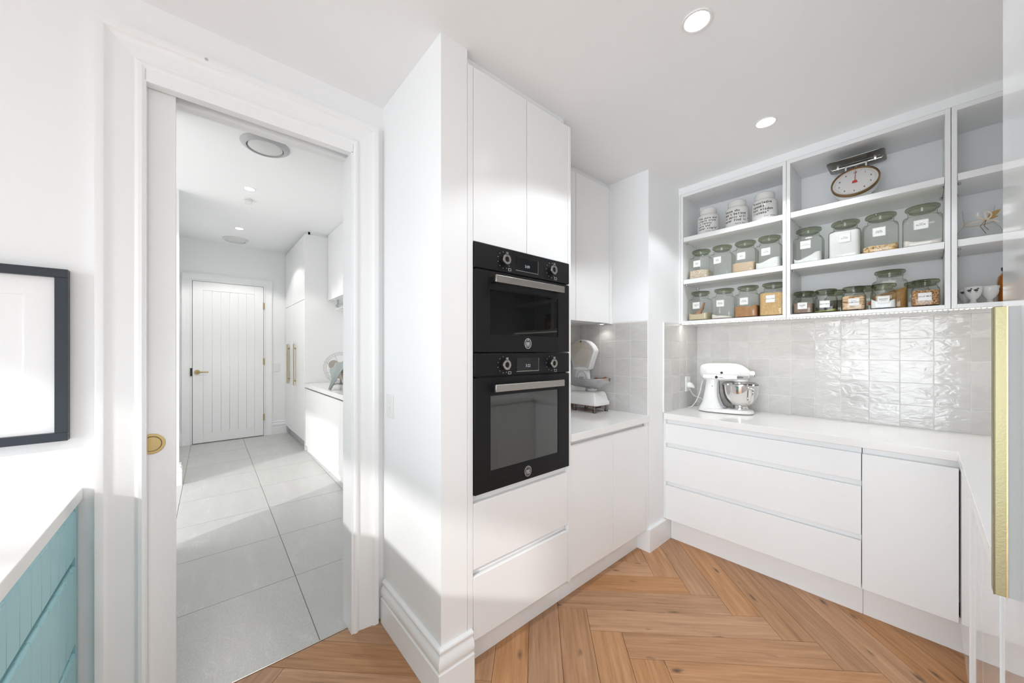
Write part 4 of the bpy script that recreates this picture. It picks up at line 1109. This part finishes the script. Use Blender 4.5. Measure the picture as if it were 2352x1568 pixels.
def cup(label, x, y, prints):
    t = thing('footed_cup', label, 'cup', (x, y, B1), 0, 'white footed cups')
    pr = [(.001, .003), (.020, .0015), (.024, .0), (.0245, .003), (.012, .009), (.009, .014), (.0105, .017), (.009, .020), (.0095, .023), (.016, .030), (.0245, .046), (.0285, .066), (.0295, .083), (.029, .0845), (.0275, .083), (.0265, .066), (.022, .046), (.001, .034)]
    b = obj('cup_body', MB().lathe(pr, 44, cap0=False, cap1=False), M['ceramic'], t, local=True)
    for ang in prints:
        def f(u, v, a0=ang):
            z = .066 + v
            r = .0275 + (z - .046) * .05 + .0014
            a = a0 + u / r
            return (r * math.sin(a), -r * math.cos(a), z)
        obj('chick_print', chicken(f), M['darkgrey'], b, local=True, smooth=False)
    return t
cup('white footed cup printed with chicks, in front', .158, 2.835, (-.45, .25))
cup('white footed cup with a chick half hidden behind the front cup', .138, 2.905, (-.35,))
cup('plain-looking white footed cup beside the preserve jar', .2085, 2.855, (1.25, -1.2))
pj = thing('preserve_jar', 'tall jar of orange preserved fruit with a black lid', 'jar', (.283, 2.915, B1))
obj('glass_body', MB().lathe([(.04, 0), (.047, .004), (.05, .012), (.05, .115), (.047, .132), (.036, .15), (.035, .165)], 40), M['amberjar'], pj, local=True)
obj('fruit', MB().lathe([(.04, .003), (.046, .012), (.048, .1), (.045, .13), (.034, .148), (.001, .148)], 36), G['peaches'], pj, local=True)
obj('lid', MB().lathe([(.037, .160), (.0385, .161), (.0385, .174), (.037, .176), (.001, .176)], 36), M['blacklid'], pj, local=True)

# ================================================================ STAND MIXER
mx_ = thing('stand_mixer', 'white stand mixer with a polished steel bowl on the long bench', 'mixer', (-.945, 2.885, .908), math.radians(14))
def P(o, **k): return o
# foot: long rounded plate, then the waisted column rising from its rear
foot = MB().loft([(.004, -.002, 0, .170, .098, 3.2), (.008, -.002, 0, .174, .104, 3.2), (.018, -.002, 0, .173, .103, 3.2), (.026, -.004, 0, .168, .096, 3.2), (.030, -.006, 0, .160, .086, 3.0)], 56)
obj('foot', foot, M['enamel'], mx_, local=True, angle=50)
col_ = MB().loft([(.012, -.085, 0, .088, .088, 3.0), (.030, -.090, 0, .080, .078, 3.0), (.046, -.0925, 0, .069, .068, 3.0), (.070, -.094, 0, .058, .058, 3.0), (.105, -.0945, 0, .050, .050, 3.0), (.150, -.092, 0, .0445, .046, 3.0), (.200, -.087, 0, .042, .045, 3.2), (.235, -.083, 0, .044, .046, 3.2), (.250, -.080, 0, .05, .047, 3.2)], 48)
cl_ = obj('column', col_, M['enamel'], mx_, local=True, angle=60)
obj('column_screw', MB().cyl((-.082, -.0445, .188), (-.082, -.0485, .188), .0055, 14), M['chrome'], cl_, local=True)
# grey plate stands in for shade on the column's inner face
obj('column_shadow_plate', MB().prism([(-.050, .035), (.01, .035), (-.012, .05), (-.030, .09), (-.040, .14), (-.042, .215), (-.05, .215)], -.036, .036, lambda u, v, d: (u, d, v)), pmat('mixer_shade_grey', (.30, .30, .30), .4), cl_, local=True)
hs_ = [(-.168, 0, .293, .016, .020, 2), (-.166, 0, .293, .030, .036, 2.2), (-.158, 0, .292, .043, .048, 2.4), (-.140, 0, .291, .0525, .056, 2.7), (-.110, 0, .292, .056, .0605, 2.8), (-.05, 0, .294, .057, .061, 2.8), (.02, 0, .295, .057, .0605, 2.8), (.070, 0, .294, .055, .058, 2.7), (.100, 0, .290, .050, .052, 2.5), (.122, 0, .284, .042, .043, 2.3), (.138, 0, .280, .032, .033, 2.1), (.146, 0, .279, .025, .026, 2)]
head = obj('motor_head', MB().loft(hs_, 44, axis='x'), M['enamel'], mx_, local=True, angle=60)
# chrome trim band round the head
band = []
for t_, cu, cv, hu, hv, n_ in hs_[2:11]:
    band.append((t_, t_))
tb_ = MB()
pts = []
for (t_, cu, cv, hu, hv, n_) in hs_[3:11]:
    pts.append((t_ + .0, -(hu * .985 + .0015)))
for zz0, zz1 in ((.247, .268),):
    ring0 = [(x, y, zz0) for x, y in pts] + [(x, -y, zz0) for x, y in reversed(pts)]
    ring1 = [(x, y, zz1) for x, y in pts] + [(x, -y, zz1) for x, y in reversed(pts)]
    tb_.rings([ring0, ring1])
tbo = obj('trim_band', tb_, M['chrome'], head, local=True, smooth=False)
obj('head_underside', MB().loft([(.232, -.005, 0, .135, .046, 3), (.247, -.004, 0, .140, .0535, 3)], 40), M['enamel'], head, local=True)
lettering('band_text', [('KitchenAid', .0125, .078, .2530)], M['ink'], tbo, lambda u, v: (u, -.0572 + (u - .07) * .165, v), bold=.008, local=True)
obj('speed_scale', MB().box(-.045, .03, -.0578, -.0570, .2505, .253), M['ink'], tbo, local=True, smooth=False)
obj('speed_lever', MB().lathe([(.004, 0), (.0095, .002), (.010, .010), (.006, .014)], 18).xf(Matrix.Translation((-.055, -.056, .2545)) @ Matrix.Rotation(PI / 2, 4, 'X')).tube([(-.055, -.066, .2545), (-.010, -.060, .253)], .0025, 6), M['rubber'], head, local=True)
obj('lock_knob', MB().lathe([(.0075, 0), (.0085, .004), (.006, .008)], 16).xf(Matrix.Translation((-.022, -.0545, .287)) @ Matrix.Rotation(PI / 2, 4, 'X')), M['rubber'], head, local=True)
hub = obj('hub', MB().cyl((.135, 0, .281), (.172, 0, .281), .0215, 28), M['enamel'], head, local=True, bevel=.002)
obj('hub_cap', MB().cyl((.1715, 0, .281), (.176, 0, .281), .0195, 28), M['chrome'], hub, local=True, bevel=.001)
pl_ = obj('planetary', MB().lathe([(.040, .205), (.044, .207), (.044, .222), (.050, .226), (.052, .233), (.050, .240)], 36, (.085, 0, 0)), M['enamel'], mx_, local=True)
obj('planetary_ring', MB().lathe([(.0455, .206), (.0465, .208), (.0465, .219), (.0455, .221)], 36, (.085, 0, 0), False, False), M['chrome'], pl_, local=True)
bowl = MB().lathe([(.050, .030), (.056, .031), (.056, .036), (.048, .042), (.046, .050), (.060, .060), (.080, .080), (.096, .108), (.105, .140), (.109, .175), (.1105, .198), (.1145, .200), (.1145, .2035), (.109, .2035), (.107, .175), (.102, .14), (.092, .108), (.07, .07), (.002, .055)], 64, (.088, 0, 0), True, False)
bo = obj('bowl', bowl, M['chrome'], mx_, local=True, angle=40, label='polished steel mixing bowl')
obj('bowl_handle', MB().tube(smooth_path([(.088 + .066, -.086, .184), (.088 + .073, -.104, .186), (.088 + .079, -.118, .172), (.088 + .077, -.117, .140), (.088 + .069, -.100, .100), (.088 + .058, -.078, .086)], 5), .0085, 10), M['chrome'], bo, local=True)
sh = MB().lathe([(.111, .205), (.108, .212), (.095, .219), (.062, .223)], 48, (.088, 0, 0), False, False)
obj('pouring_shield', sh, M['shield'], mx_, local=True, label='clear plastic pouring shield')
obj('shield_chute', MB().tube([(.172, -.02, .205), (.218, -.03, .262)], .0016, 6).tube([(.172, .05, .205), (.218, .03, .262)], .0016, 6), M['ventgrey'], mx_, local=True)
cd = MB().tube(smooth_path([(-.150, .0, .225), (-.158, .005, .19), (-.170, .008, .13), (-.200, .02, .055), (-.235, .04, .012), (-.262, .055, .004), (-.24, .085, .0045), (-.20, .10, .006), (-.165, .11, .03), (-.17, .115, .07), (-.20, .115, .082), (-.225, .102, .096), (-.240, .088, .122), (-.250, .078, .150)]), .0036, 8)
obj('power_cord', cd, M['whitecord'], mx_, local=True)

# ---- sockets and switches
po = thing('power_outlet', 'white double power outlet with a plug on the tiled wall beside the mixer', 'outlet', (XO + .005, 2.884, 1.093))
fp = obj('face_plate', MB().box(0, .0085, -.058, .058, -.0365, .0365).xf(Matrix.Rotation(PI / 2, 4, 'X')), M['plastic'], po, local=True, bevel=.002)
obj('rocker', MB().box(.0085, .011, -.024, -.014, .028, .045).box(.0085, .011, .014, .024, .028, .045), M['plastic'], fp, local=True, bevel=.001)
obj('plug', MB().loft([(.0085, 0, -.006, .017, .020, 4), (.022, 0, -.006, .019, .022, 3), (.036, .004, -.010, .016, .018, 2.6), (.050, .012, -.022, .009, .010, 2)], 24, axis='x'), M['plastic'], po, local=True)
sw = thing('light_switch', 'slim white switch plate on the wall end beside the doorway', 'switch', (-1.709, .703, 1.081))
f2 = obj('face_plate', MB().box(-.037, .037, -.006, 0, -.057, .057), M['plastic'], sw, local=True, bevel=.002)
obj('rocker', MB().box(-.006, .006, -.0085, -.006, .012, .030).box(-.006, .006, -.0085, -.006, -.018, 0).box(-.006, .006, -.0085, -.006, -.044, -.028), M['plastic'], f2, local=True, bevel=.001)
s2 = thing('light_switch', 'white switch plate on the laundry end wall beside the door', 'switch', (-6.95, .956, 1.087))
f3 = obj('face_plate', MB().box(0, .008, -.042, .042, -.066, .066), M['plastic'], s2, local=True, bevel=.002)
obj('rocker', MB().box(.008, .012, -.014, .014, -.008, .012), M['plastic'], f3, local=True, bevel=.001)

# ================================================================ OLD SHOP SCALE IN THE NICHE
sx, sy, sz = -1.66, 2.165, .9125
sp = thing('shop_scale', 'old white enamel shop scale with a fan-shaped dial', 'scale', (sx, sy, sz))
# base: trough-shaped casting on turned feet, long side along the wall
def q(x0, x1, y0, y1, z): return [(x0, y0, z), (x1, y0, z), (x1, y1, z), (x0, y1, z)]
bs = MB().loft([(.052, .015, 0, .150, .092, 9), (.056, .015, 0, .152, .094, 9), (.075, .015, 0, .150, .092, 9), (.085, .013, 0, .144, .087, 8), (.128, .010, 0, .136, .080, 7), (.142, .008, 0, .130, .074, 6), (.147, .008, 0, .118, .064, 5)], 56)
obj('base', bs, M['enamel'], sp, local=True, angle=50)
obj('base_underside', MB().box(-.13, .155, -.08, .08, .046, .0525), M['rust'], sp, local=True, bevel=.004)
for fx, fy_ in ((.138, -.070), (.138, .072), (-.04, -.072), (-.04, .072)):
    ft = obj('foot', MB().lathe([(.011, 0), (.0135, .002), (.0135, .007), (.010, .010), (.0125, .013), (.012, .019), (.0065, .022), (.0065, .050)], 18, (fx, fy_, 0)), M['darksteel'], sp, local=True, label='turned metal foot')
obj('ballast', MB().box(.095, .125, -.03, .03, .028, .05), M['rubber'], sp, local=True, bevel=.003)
# housing rising to the dial
hs2 = MB().loft([(.140, -.055, .010, .085, .058, 4), (.165, -.045, .010, .080, .050, 3.4), (.20, -.035, .010, .070, .040, 3), (.24, -.028, .010, .062, .034, 3), (.275, -.024, .010, .056, .030, 3), (.312, -.022, .010, .052, .027, 3)], 40)
hso = obj('housing', hs2, M['enamel'], sp, local=True, angle=60)
obj('platform_neck', MB().loft([(.146, .075, -.01, .022, .022, 5), (.154, .075, -.01, .030, .026, 5), (.164, .075, -.01, .030, .026, 5)], 24), M['enamel'], sp, local=True)
# fan head: domed top, sides drawn in towards the neck
CXF = -.018
def fan(i, y0, y1, top=0.0, n=22):
    ht, hb, zc, zb, sag = .123 - i, .072 - i, .4405 - top, .3015 + i * .9, .082 - i * .55
    r_ = (ht * ht + sag * sag) / (2 * sag); cz_ = zc + sag - r_
    a0 = math.asin(max(-1, min(1, (zc - cz_) / r_)))
    pts = [(CXF + r_ * math.cos(a), cz_ + r_ * math.sin(a)) for a in [a0 + (PI - 2 * a0) * k / n for k in range(n + 1)]]
    pts += [(CXF - hb, zb), (CXF - hb * .55, zb + .012 if i > .005 else zb - .01), (CXF + hb * .55, zb + .012 if i > .005 else zb - .01), (CXF + hb, zb)]
    return MB().prism(pts, y0, y1, lambda u, v, d: (u, d, v))
fh = obj('fan_case', fan(0, -.020, .034), M['enamel'], sp, local=True, bevel=.008, seg=3, angle=40)
obj('fan_bezel', fan(.009, -.0225, -.018), M['ventgrey'], fh, local=True, bevel=.002)
dp = obj('dial_sheet', fan(.024, -.0245, -.021), pmat('aged_cream_sheet', (.56, .52, .45), .45, var=.08, vscale=20), fh, local=True, smooth=False)
tk = MB()
def strip2(p0, p1, w_):
    d_ = Vector((p1[0] - p0[0], p1[1] - p0[1])).normalized() * w_
    tk.add([(p0[0] - d_.y, -.0248, p0[1] + d_.x), (p1[0] - d_.y, -.0248, p1[1] + d_.x), (p1[0] + d_.y, -.0248, p1[1] - d_.x), (p0[0] + d_.y, -.0248, p0[1] - d_.x)], [(0, 1, 2, 3)])
ZA = .105
for k in range(25):
    a = math.radians(-17 + 34 * k / 24); r0, r1 = (.352, .366) if k % 4 else (.348, .370)
    strip2((CXF + r0 * math.sin(a), ZA + r0 * math.cos(a)), (CXF + r1 * math.sin(a), ZA + r1 * math.cos(a)), .0008)
for k in range(7):
    a = math.radians(-15 + 30 * k / 6)
    v, f = text2d(str(k), .013, .02)
    tk.add([(CXF + .373 * math.sin(a) + p[0] * math.cos(a), -.0248, ZA + .373 * math.cos(a) + p[1] - p[0] * math.sin(a)) for p in v], f)
for k in range(9):
    a = math.radians(-13 + 26 * k / 8)
    strip2((CXF + .235 * math.sin(a), ZA + .235 * math.cos(a)), (CXF + .338 * math.sin(a), ZA + .338 * math.cos(a)), .00035)
for k in range(13):
    r = .238 + .008 * k
    for j in range(8):
        a, c_ = math.radians(-13 + 26 * j / 8), math.radians(-13 + 26 * (j + 1) / 8)
        strip2((CXF + r * math.sin(a), ZA + r * math.cos(a)), (CXF + r * math.sin(c_), ZA + r * math.cos(c_)), .00035)
obj('dial_marking', tk, M['inkgrey'], dp, local=True, smooth=False)
obj('fan_boss', MB().lathe([(.006, 0), (.0085, .002), (.0085, .006)], 14).xf(Matrix.Translation((CXF, -.0205, .5085)) @ Matrix.Rotation(PI / 2, 4, 'X')), M['bronze'], fh, local=True)
# maker's boss
bb = obj('maker_boss', MB().lathe([(.050, 0), (.050, .012), (.047, .016), (.038, .016), (.036, .013)], 36).xf(Matrix.Translation((-.004, -.018, .245)) @ Matrix.Rotation(PI / 2, 4, 'X')), M['ventgrey'], sp, local=True)
obj('boss_plate', MB().lathe([(.037, .0135), (.037, .0145), (.001, .0150)], 30).xf(Matrix.Translation((-.004, -.018, .245)) @ Matrix.Rotation(PI / 2, 4, 'X')), M['dialface'], bb, local=True)
lettering('maker_name', [('AVERY', .0145, -.004, .238)], M['ink'], bb, lambda u, v: (u, -.0333, v), bold=.02, local=True)
obj('housing_screw', MB().lathe([(.006, 0), (.006, .004)], 12).xf(Matrix.Translation((-.075, -.046, .188)) @ Matrix.Rotation(PI / 2, 4, 'X')), M['rust'], hso, local=True)
# scoop pan: shallow boat with a pouring mouth
pan = MB()
NU, NV = 25, 15
def pan_pt(u, v, off):
    # u along -1..1, v across -1..1
    w_ = .086 * (1 - .88 * max(0, u) ** 1.9 - .08 * max(0, -u) ** 3)
    x = .095 + .150 * u
    y = -.045 + w_ * v
    z = .172 + (.070 - .045 * max(0, u) ** 2 + .012 * max(0, -u)) * v * v + .052 * max(0, u) ** 2.2 + .004 * max(0, -u) ** 2
    return (x, y, z + off)
top = [[pan_pt(-1 + 2 * i / (NU - 1), -1 + 2 * j / (NV - 1), .0022) for j in range(NV)] for i in range(NU)]
bot = [[pan_pt(-1 + 2 * i / (NU - 1), -1 + 2 * j / (NV - 1), 0) for j in range(NV)] for i in range(NU)]
vs_ = [p for r in top for p in r] + [p for r in bot for p in r]; n1 = NU * NV
fs_ = []
for i in range(NU - 1):
    for j in range(NV - 1):
        a = i * NV + j
        fs_ += [(a, a + 1, a + NV + 1, a + NV), (n1 + a, n1 + a + NV, n1 + a + NV + 1, n1 + a + 1)]
for i in range(NU - 1):
    a = i * NV; fs_ += [(a, a + NV, n1 + a + NV, n1 + a), (a + NV - 1, n1 + a + NV - 1, n1 + a + 2 * NV - 1, a + 2 * NV - 1)]
for j in range(NV - 1):
    a = (NU - 1) * NV + j; fs_ += [(j, n1 + j, n1 + j + 1, j + 1), (a, a + 1, n1 + a + 1, n1 + a)]
pan.add(vs_, fs_)
po_ = obj('scoop_pan', pan, pmat('worn_tin', (.46, .46, .46), .3, 1, var=.2, vscale=25), sp, local=True, label='shallow tin scoop pan')
obj('pan_cradle', MB().tube([(.02, -.06, .205), (.05, -.05, .180), (.075, -.02, .165), (.10, -.05, .180), (.16, -.055, .200)], .004, 6).lathe([(.02, .160), (.018, .170), (.012, .186)], 18, (.075, -.015, 0)), M['nickel'], po_, local=True)
for k, (dx, dy, dz, lab) in enumerate(((.015, -.020, .224, 'small round dark-rimmed red object at the mouth of the scale pan'), (.085, .020, .226, 'small round red object resting mid pan on the shop scale'), (.165, .018, .236, 'small round dark-rimmed red object at the raised end of the scale pan'))):
    g = thing('red_weight', lab, 'weight', (sx + dx, sy + dy, sz + dz), 0, 'red items in the scale pan')
    obj('weight_body', MB().lathe([(.010, -.012), (.017, -.008), (.0185, 0), (.017, .008), (.013, .009), (.012, .006), (.001, .006)], 24).xf(Matrix.Rotation(math.radians(35), 4, 'X')), M['bronze'], g, local=True)
    obj('weight_top', MB().lathe([(.0125, .0062), (.008, .0095), (.001, .0105)], 20).xf(Matrix.Rotation(math.radians(35), 4, 'X')), M['rust'], g, local=True)

# ================================================================ PICTURE ON THE DOOR WALL
pf = thing('framed_picture', 'white mounted picture in a dark navy-black wooden frame', 'picture', (XW, -.60, 1.337))
y1_, z0_, z1_ = -.3135, 1.068, 1.607
y0_ = -.93; fw, fd = .0265, .031
xf0, xf1 = XW + .001, XW + fd
for nm, a in (('frame_bar', (y0_, y1_, z1_ - fw, z1_)), ('frame_bar', (y0_, y1_, z0_, z0_ + fw)), ('frame_bar', (y0_, y0_ + fw, z0_ + fw, z1_ - fw)), ('frame_bar', (y1_ - fw, y1_, z0_ + fw, z1_ - fw))):
    obj(nm, MB().box(xf0, xf1, *a), M['ebony'], pf, bevel=.001)
mtb = MB()
my0, my1, mz0, mz1 = y0_ + .09, -.401, 1.150, 1.522
for a in ((y0_ + fw, y1_ - fw, mz1, z1_ - fw), (y0_ + fw, y1_ - fw, z0_ + fw, mz0), (y0_ + fw, my0, mz0, mz1), (my1, y1_ - fw, mz0, mz1)):
    mtb.box(xf0 + .006, xf0 + .012, *a)
obj('mount', mtb, M['mat'], pf, smooth=False)
obj('print', MB().box(xf0 + .004, xf0 + .008, my0 - .01, my1 + .01, mz0 - .01, mz1 + .01), M['print'], pf, smooth=False)
obj('glazing', MB().box(xf0 + .016, xf0 + .0175, y0_ + fw, y1_ - fw, z0_ + fw, z1_ - fw), M['picglass'], pf, smooth=False)

# ================================================================ BASKET ON THE LAUNDRY BENCH
bk = thing('laundry_basket', 'brown striped woven basket on the laundry bench', 'basket', (-4.52, 1.43, .912))
obj('basket_body', MB().lathe([(.10, 0), (.12, .002), (.135, .05), (.155, .13), (.172, .22), (.178, .25), (.170, .25), (.150, .13), (.11, .01)], 40, cap1=True), G['wicker'], bk, local=True)
ring = MB()
for k in range(9):
    z = .02 + .026 * k; r = .122 + .0062 * k
    ring.tube([((r + .003) * math.cos(2 * PI * j / 28), (r + .003) * math.sin(2 * PI * j / 28), z) for j in range(29)], .0075, 6)
obj('weave_coil', ring, pmat('pale_cane', (.34, .27, .22), .8), bk, local=True)
tw2 = thing('waffle_towel', 'grey-green waffle towel draped over the basket with its corner on the bench', 'towel', (-4.2, 1.13, .912))
tm = MB()
NU, NV = 61, 61
TL, TR, TT = Vector((-4.62, 1.165, 1.135)), Vector((-4.10, 1.20, 1.225)), Vector((-4.36, 1.100, .918))
for j in range(NV):
    v = j / (NV - 1)
    for i in range(NU):
        u = i / (NU - 1)
        p0 = TL.lerp(TR, u)
        p0.z += .035 * math.sin(PI * u)
        k_ = v ** 1.0
        tip = TT + Vector((-.03 + .07 * u, 0, .006 * (1 - u)))
        p_ = p0.lerp(tip, k_)
        sag = math.sin(PI * v)
        p_.x += sag * (.05 * (1 - u) - .03 * u)
        p_.z -= sag * .02
        p_.y += .018 * math.sin(9 * u + 2 * v) * (1 - v * .6) + .0035 * math.sin(i * PI * .5) * math.sin(j * PI * .5)
        tm.v.append(tuple(p_ - Vector((-4.2, 1.13, .912))))
tm.f = [(j * NU + i, j * NU + i + 1, (j + 1) * NU + i + 1, (j + 1) * NU + i) for j in range(NV - 1) for i in range(NU - 1)]
to = obj('towel_cloth', tm, M['towel'], tw2, local=True)
so = to.modifiers.new('thickness', 'SOLIDIFY'); so.thickness = .006
wr = thing('wire_fan', 'wire cage and pale blades standing behind the towel', 'fan', (-5.02, 1.395, .912), math.radians(73))
cg = MB()
for r in (.20, .185, .168):
    cg.tube([(r * math.cos(2 * PI * j / 40), 0, .22 + r * math.sin(2 * PI * j / 40)) for j in range(41)], .0025, 6)
for k in range(8):
    a = 2 * PI * k / 8 + .4
    cg.tube([(.03 * math.cos(a), -.02, .22 + .03 * math.sin(a)), (.19 * math.cos(a), 0, .22 + .19 * math.sin(a))], .0018, 5)
obj('wire_cage', cg, M['wire'], wr, local=True)
blade = MB()
for k in range(3):
    a = 2 * PI * k / 3 + .6
    pts = [(.09 * math.cos(a) + .062 * math.cos(b), .22 + .09 * math.sin(a) + .062 * math.sin(b)) for b in [2 * PI * q_ / 18 for q_ in range(18)]]
    blade.prism(pts, .012, .016, lambda u, v, d: (u, d, v))
obj('blade', blade, pmat('taupe_paddle', (.40, .36, .32), .5), wr, local=True)
obj('fan_stand', MB().lathe([(.09, 0), (.09, .01), (.02, .02), (.012, .05), (.012, .2)], 24, (0, .05, 0)), M['wire'], wr, local=True)
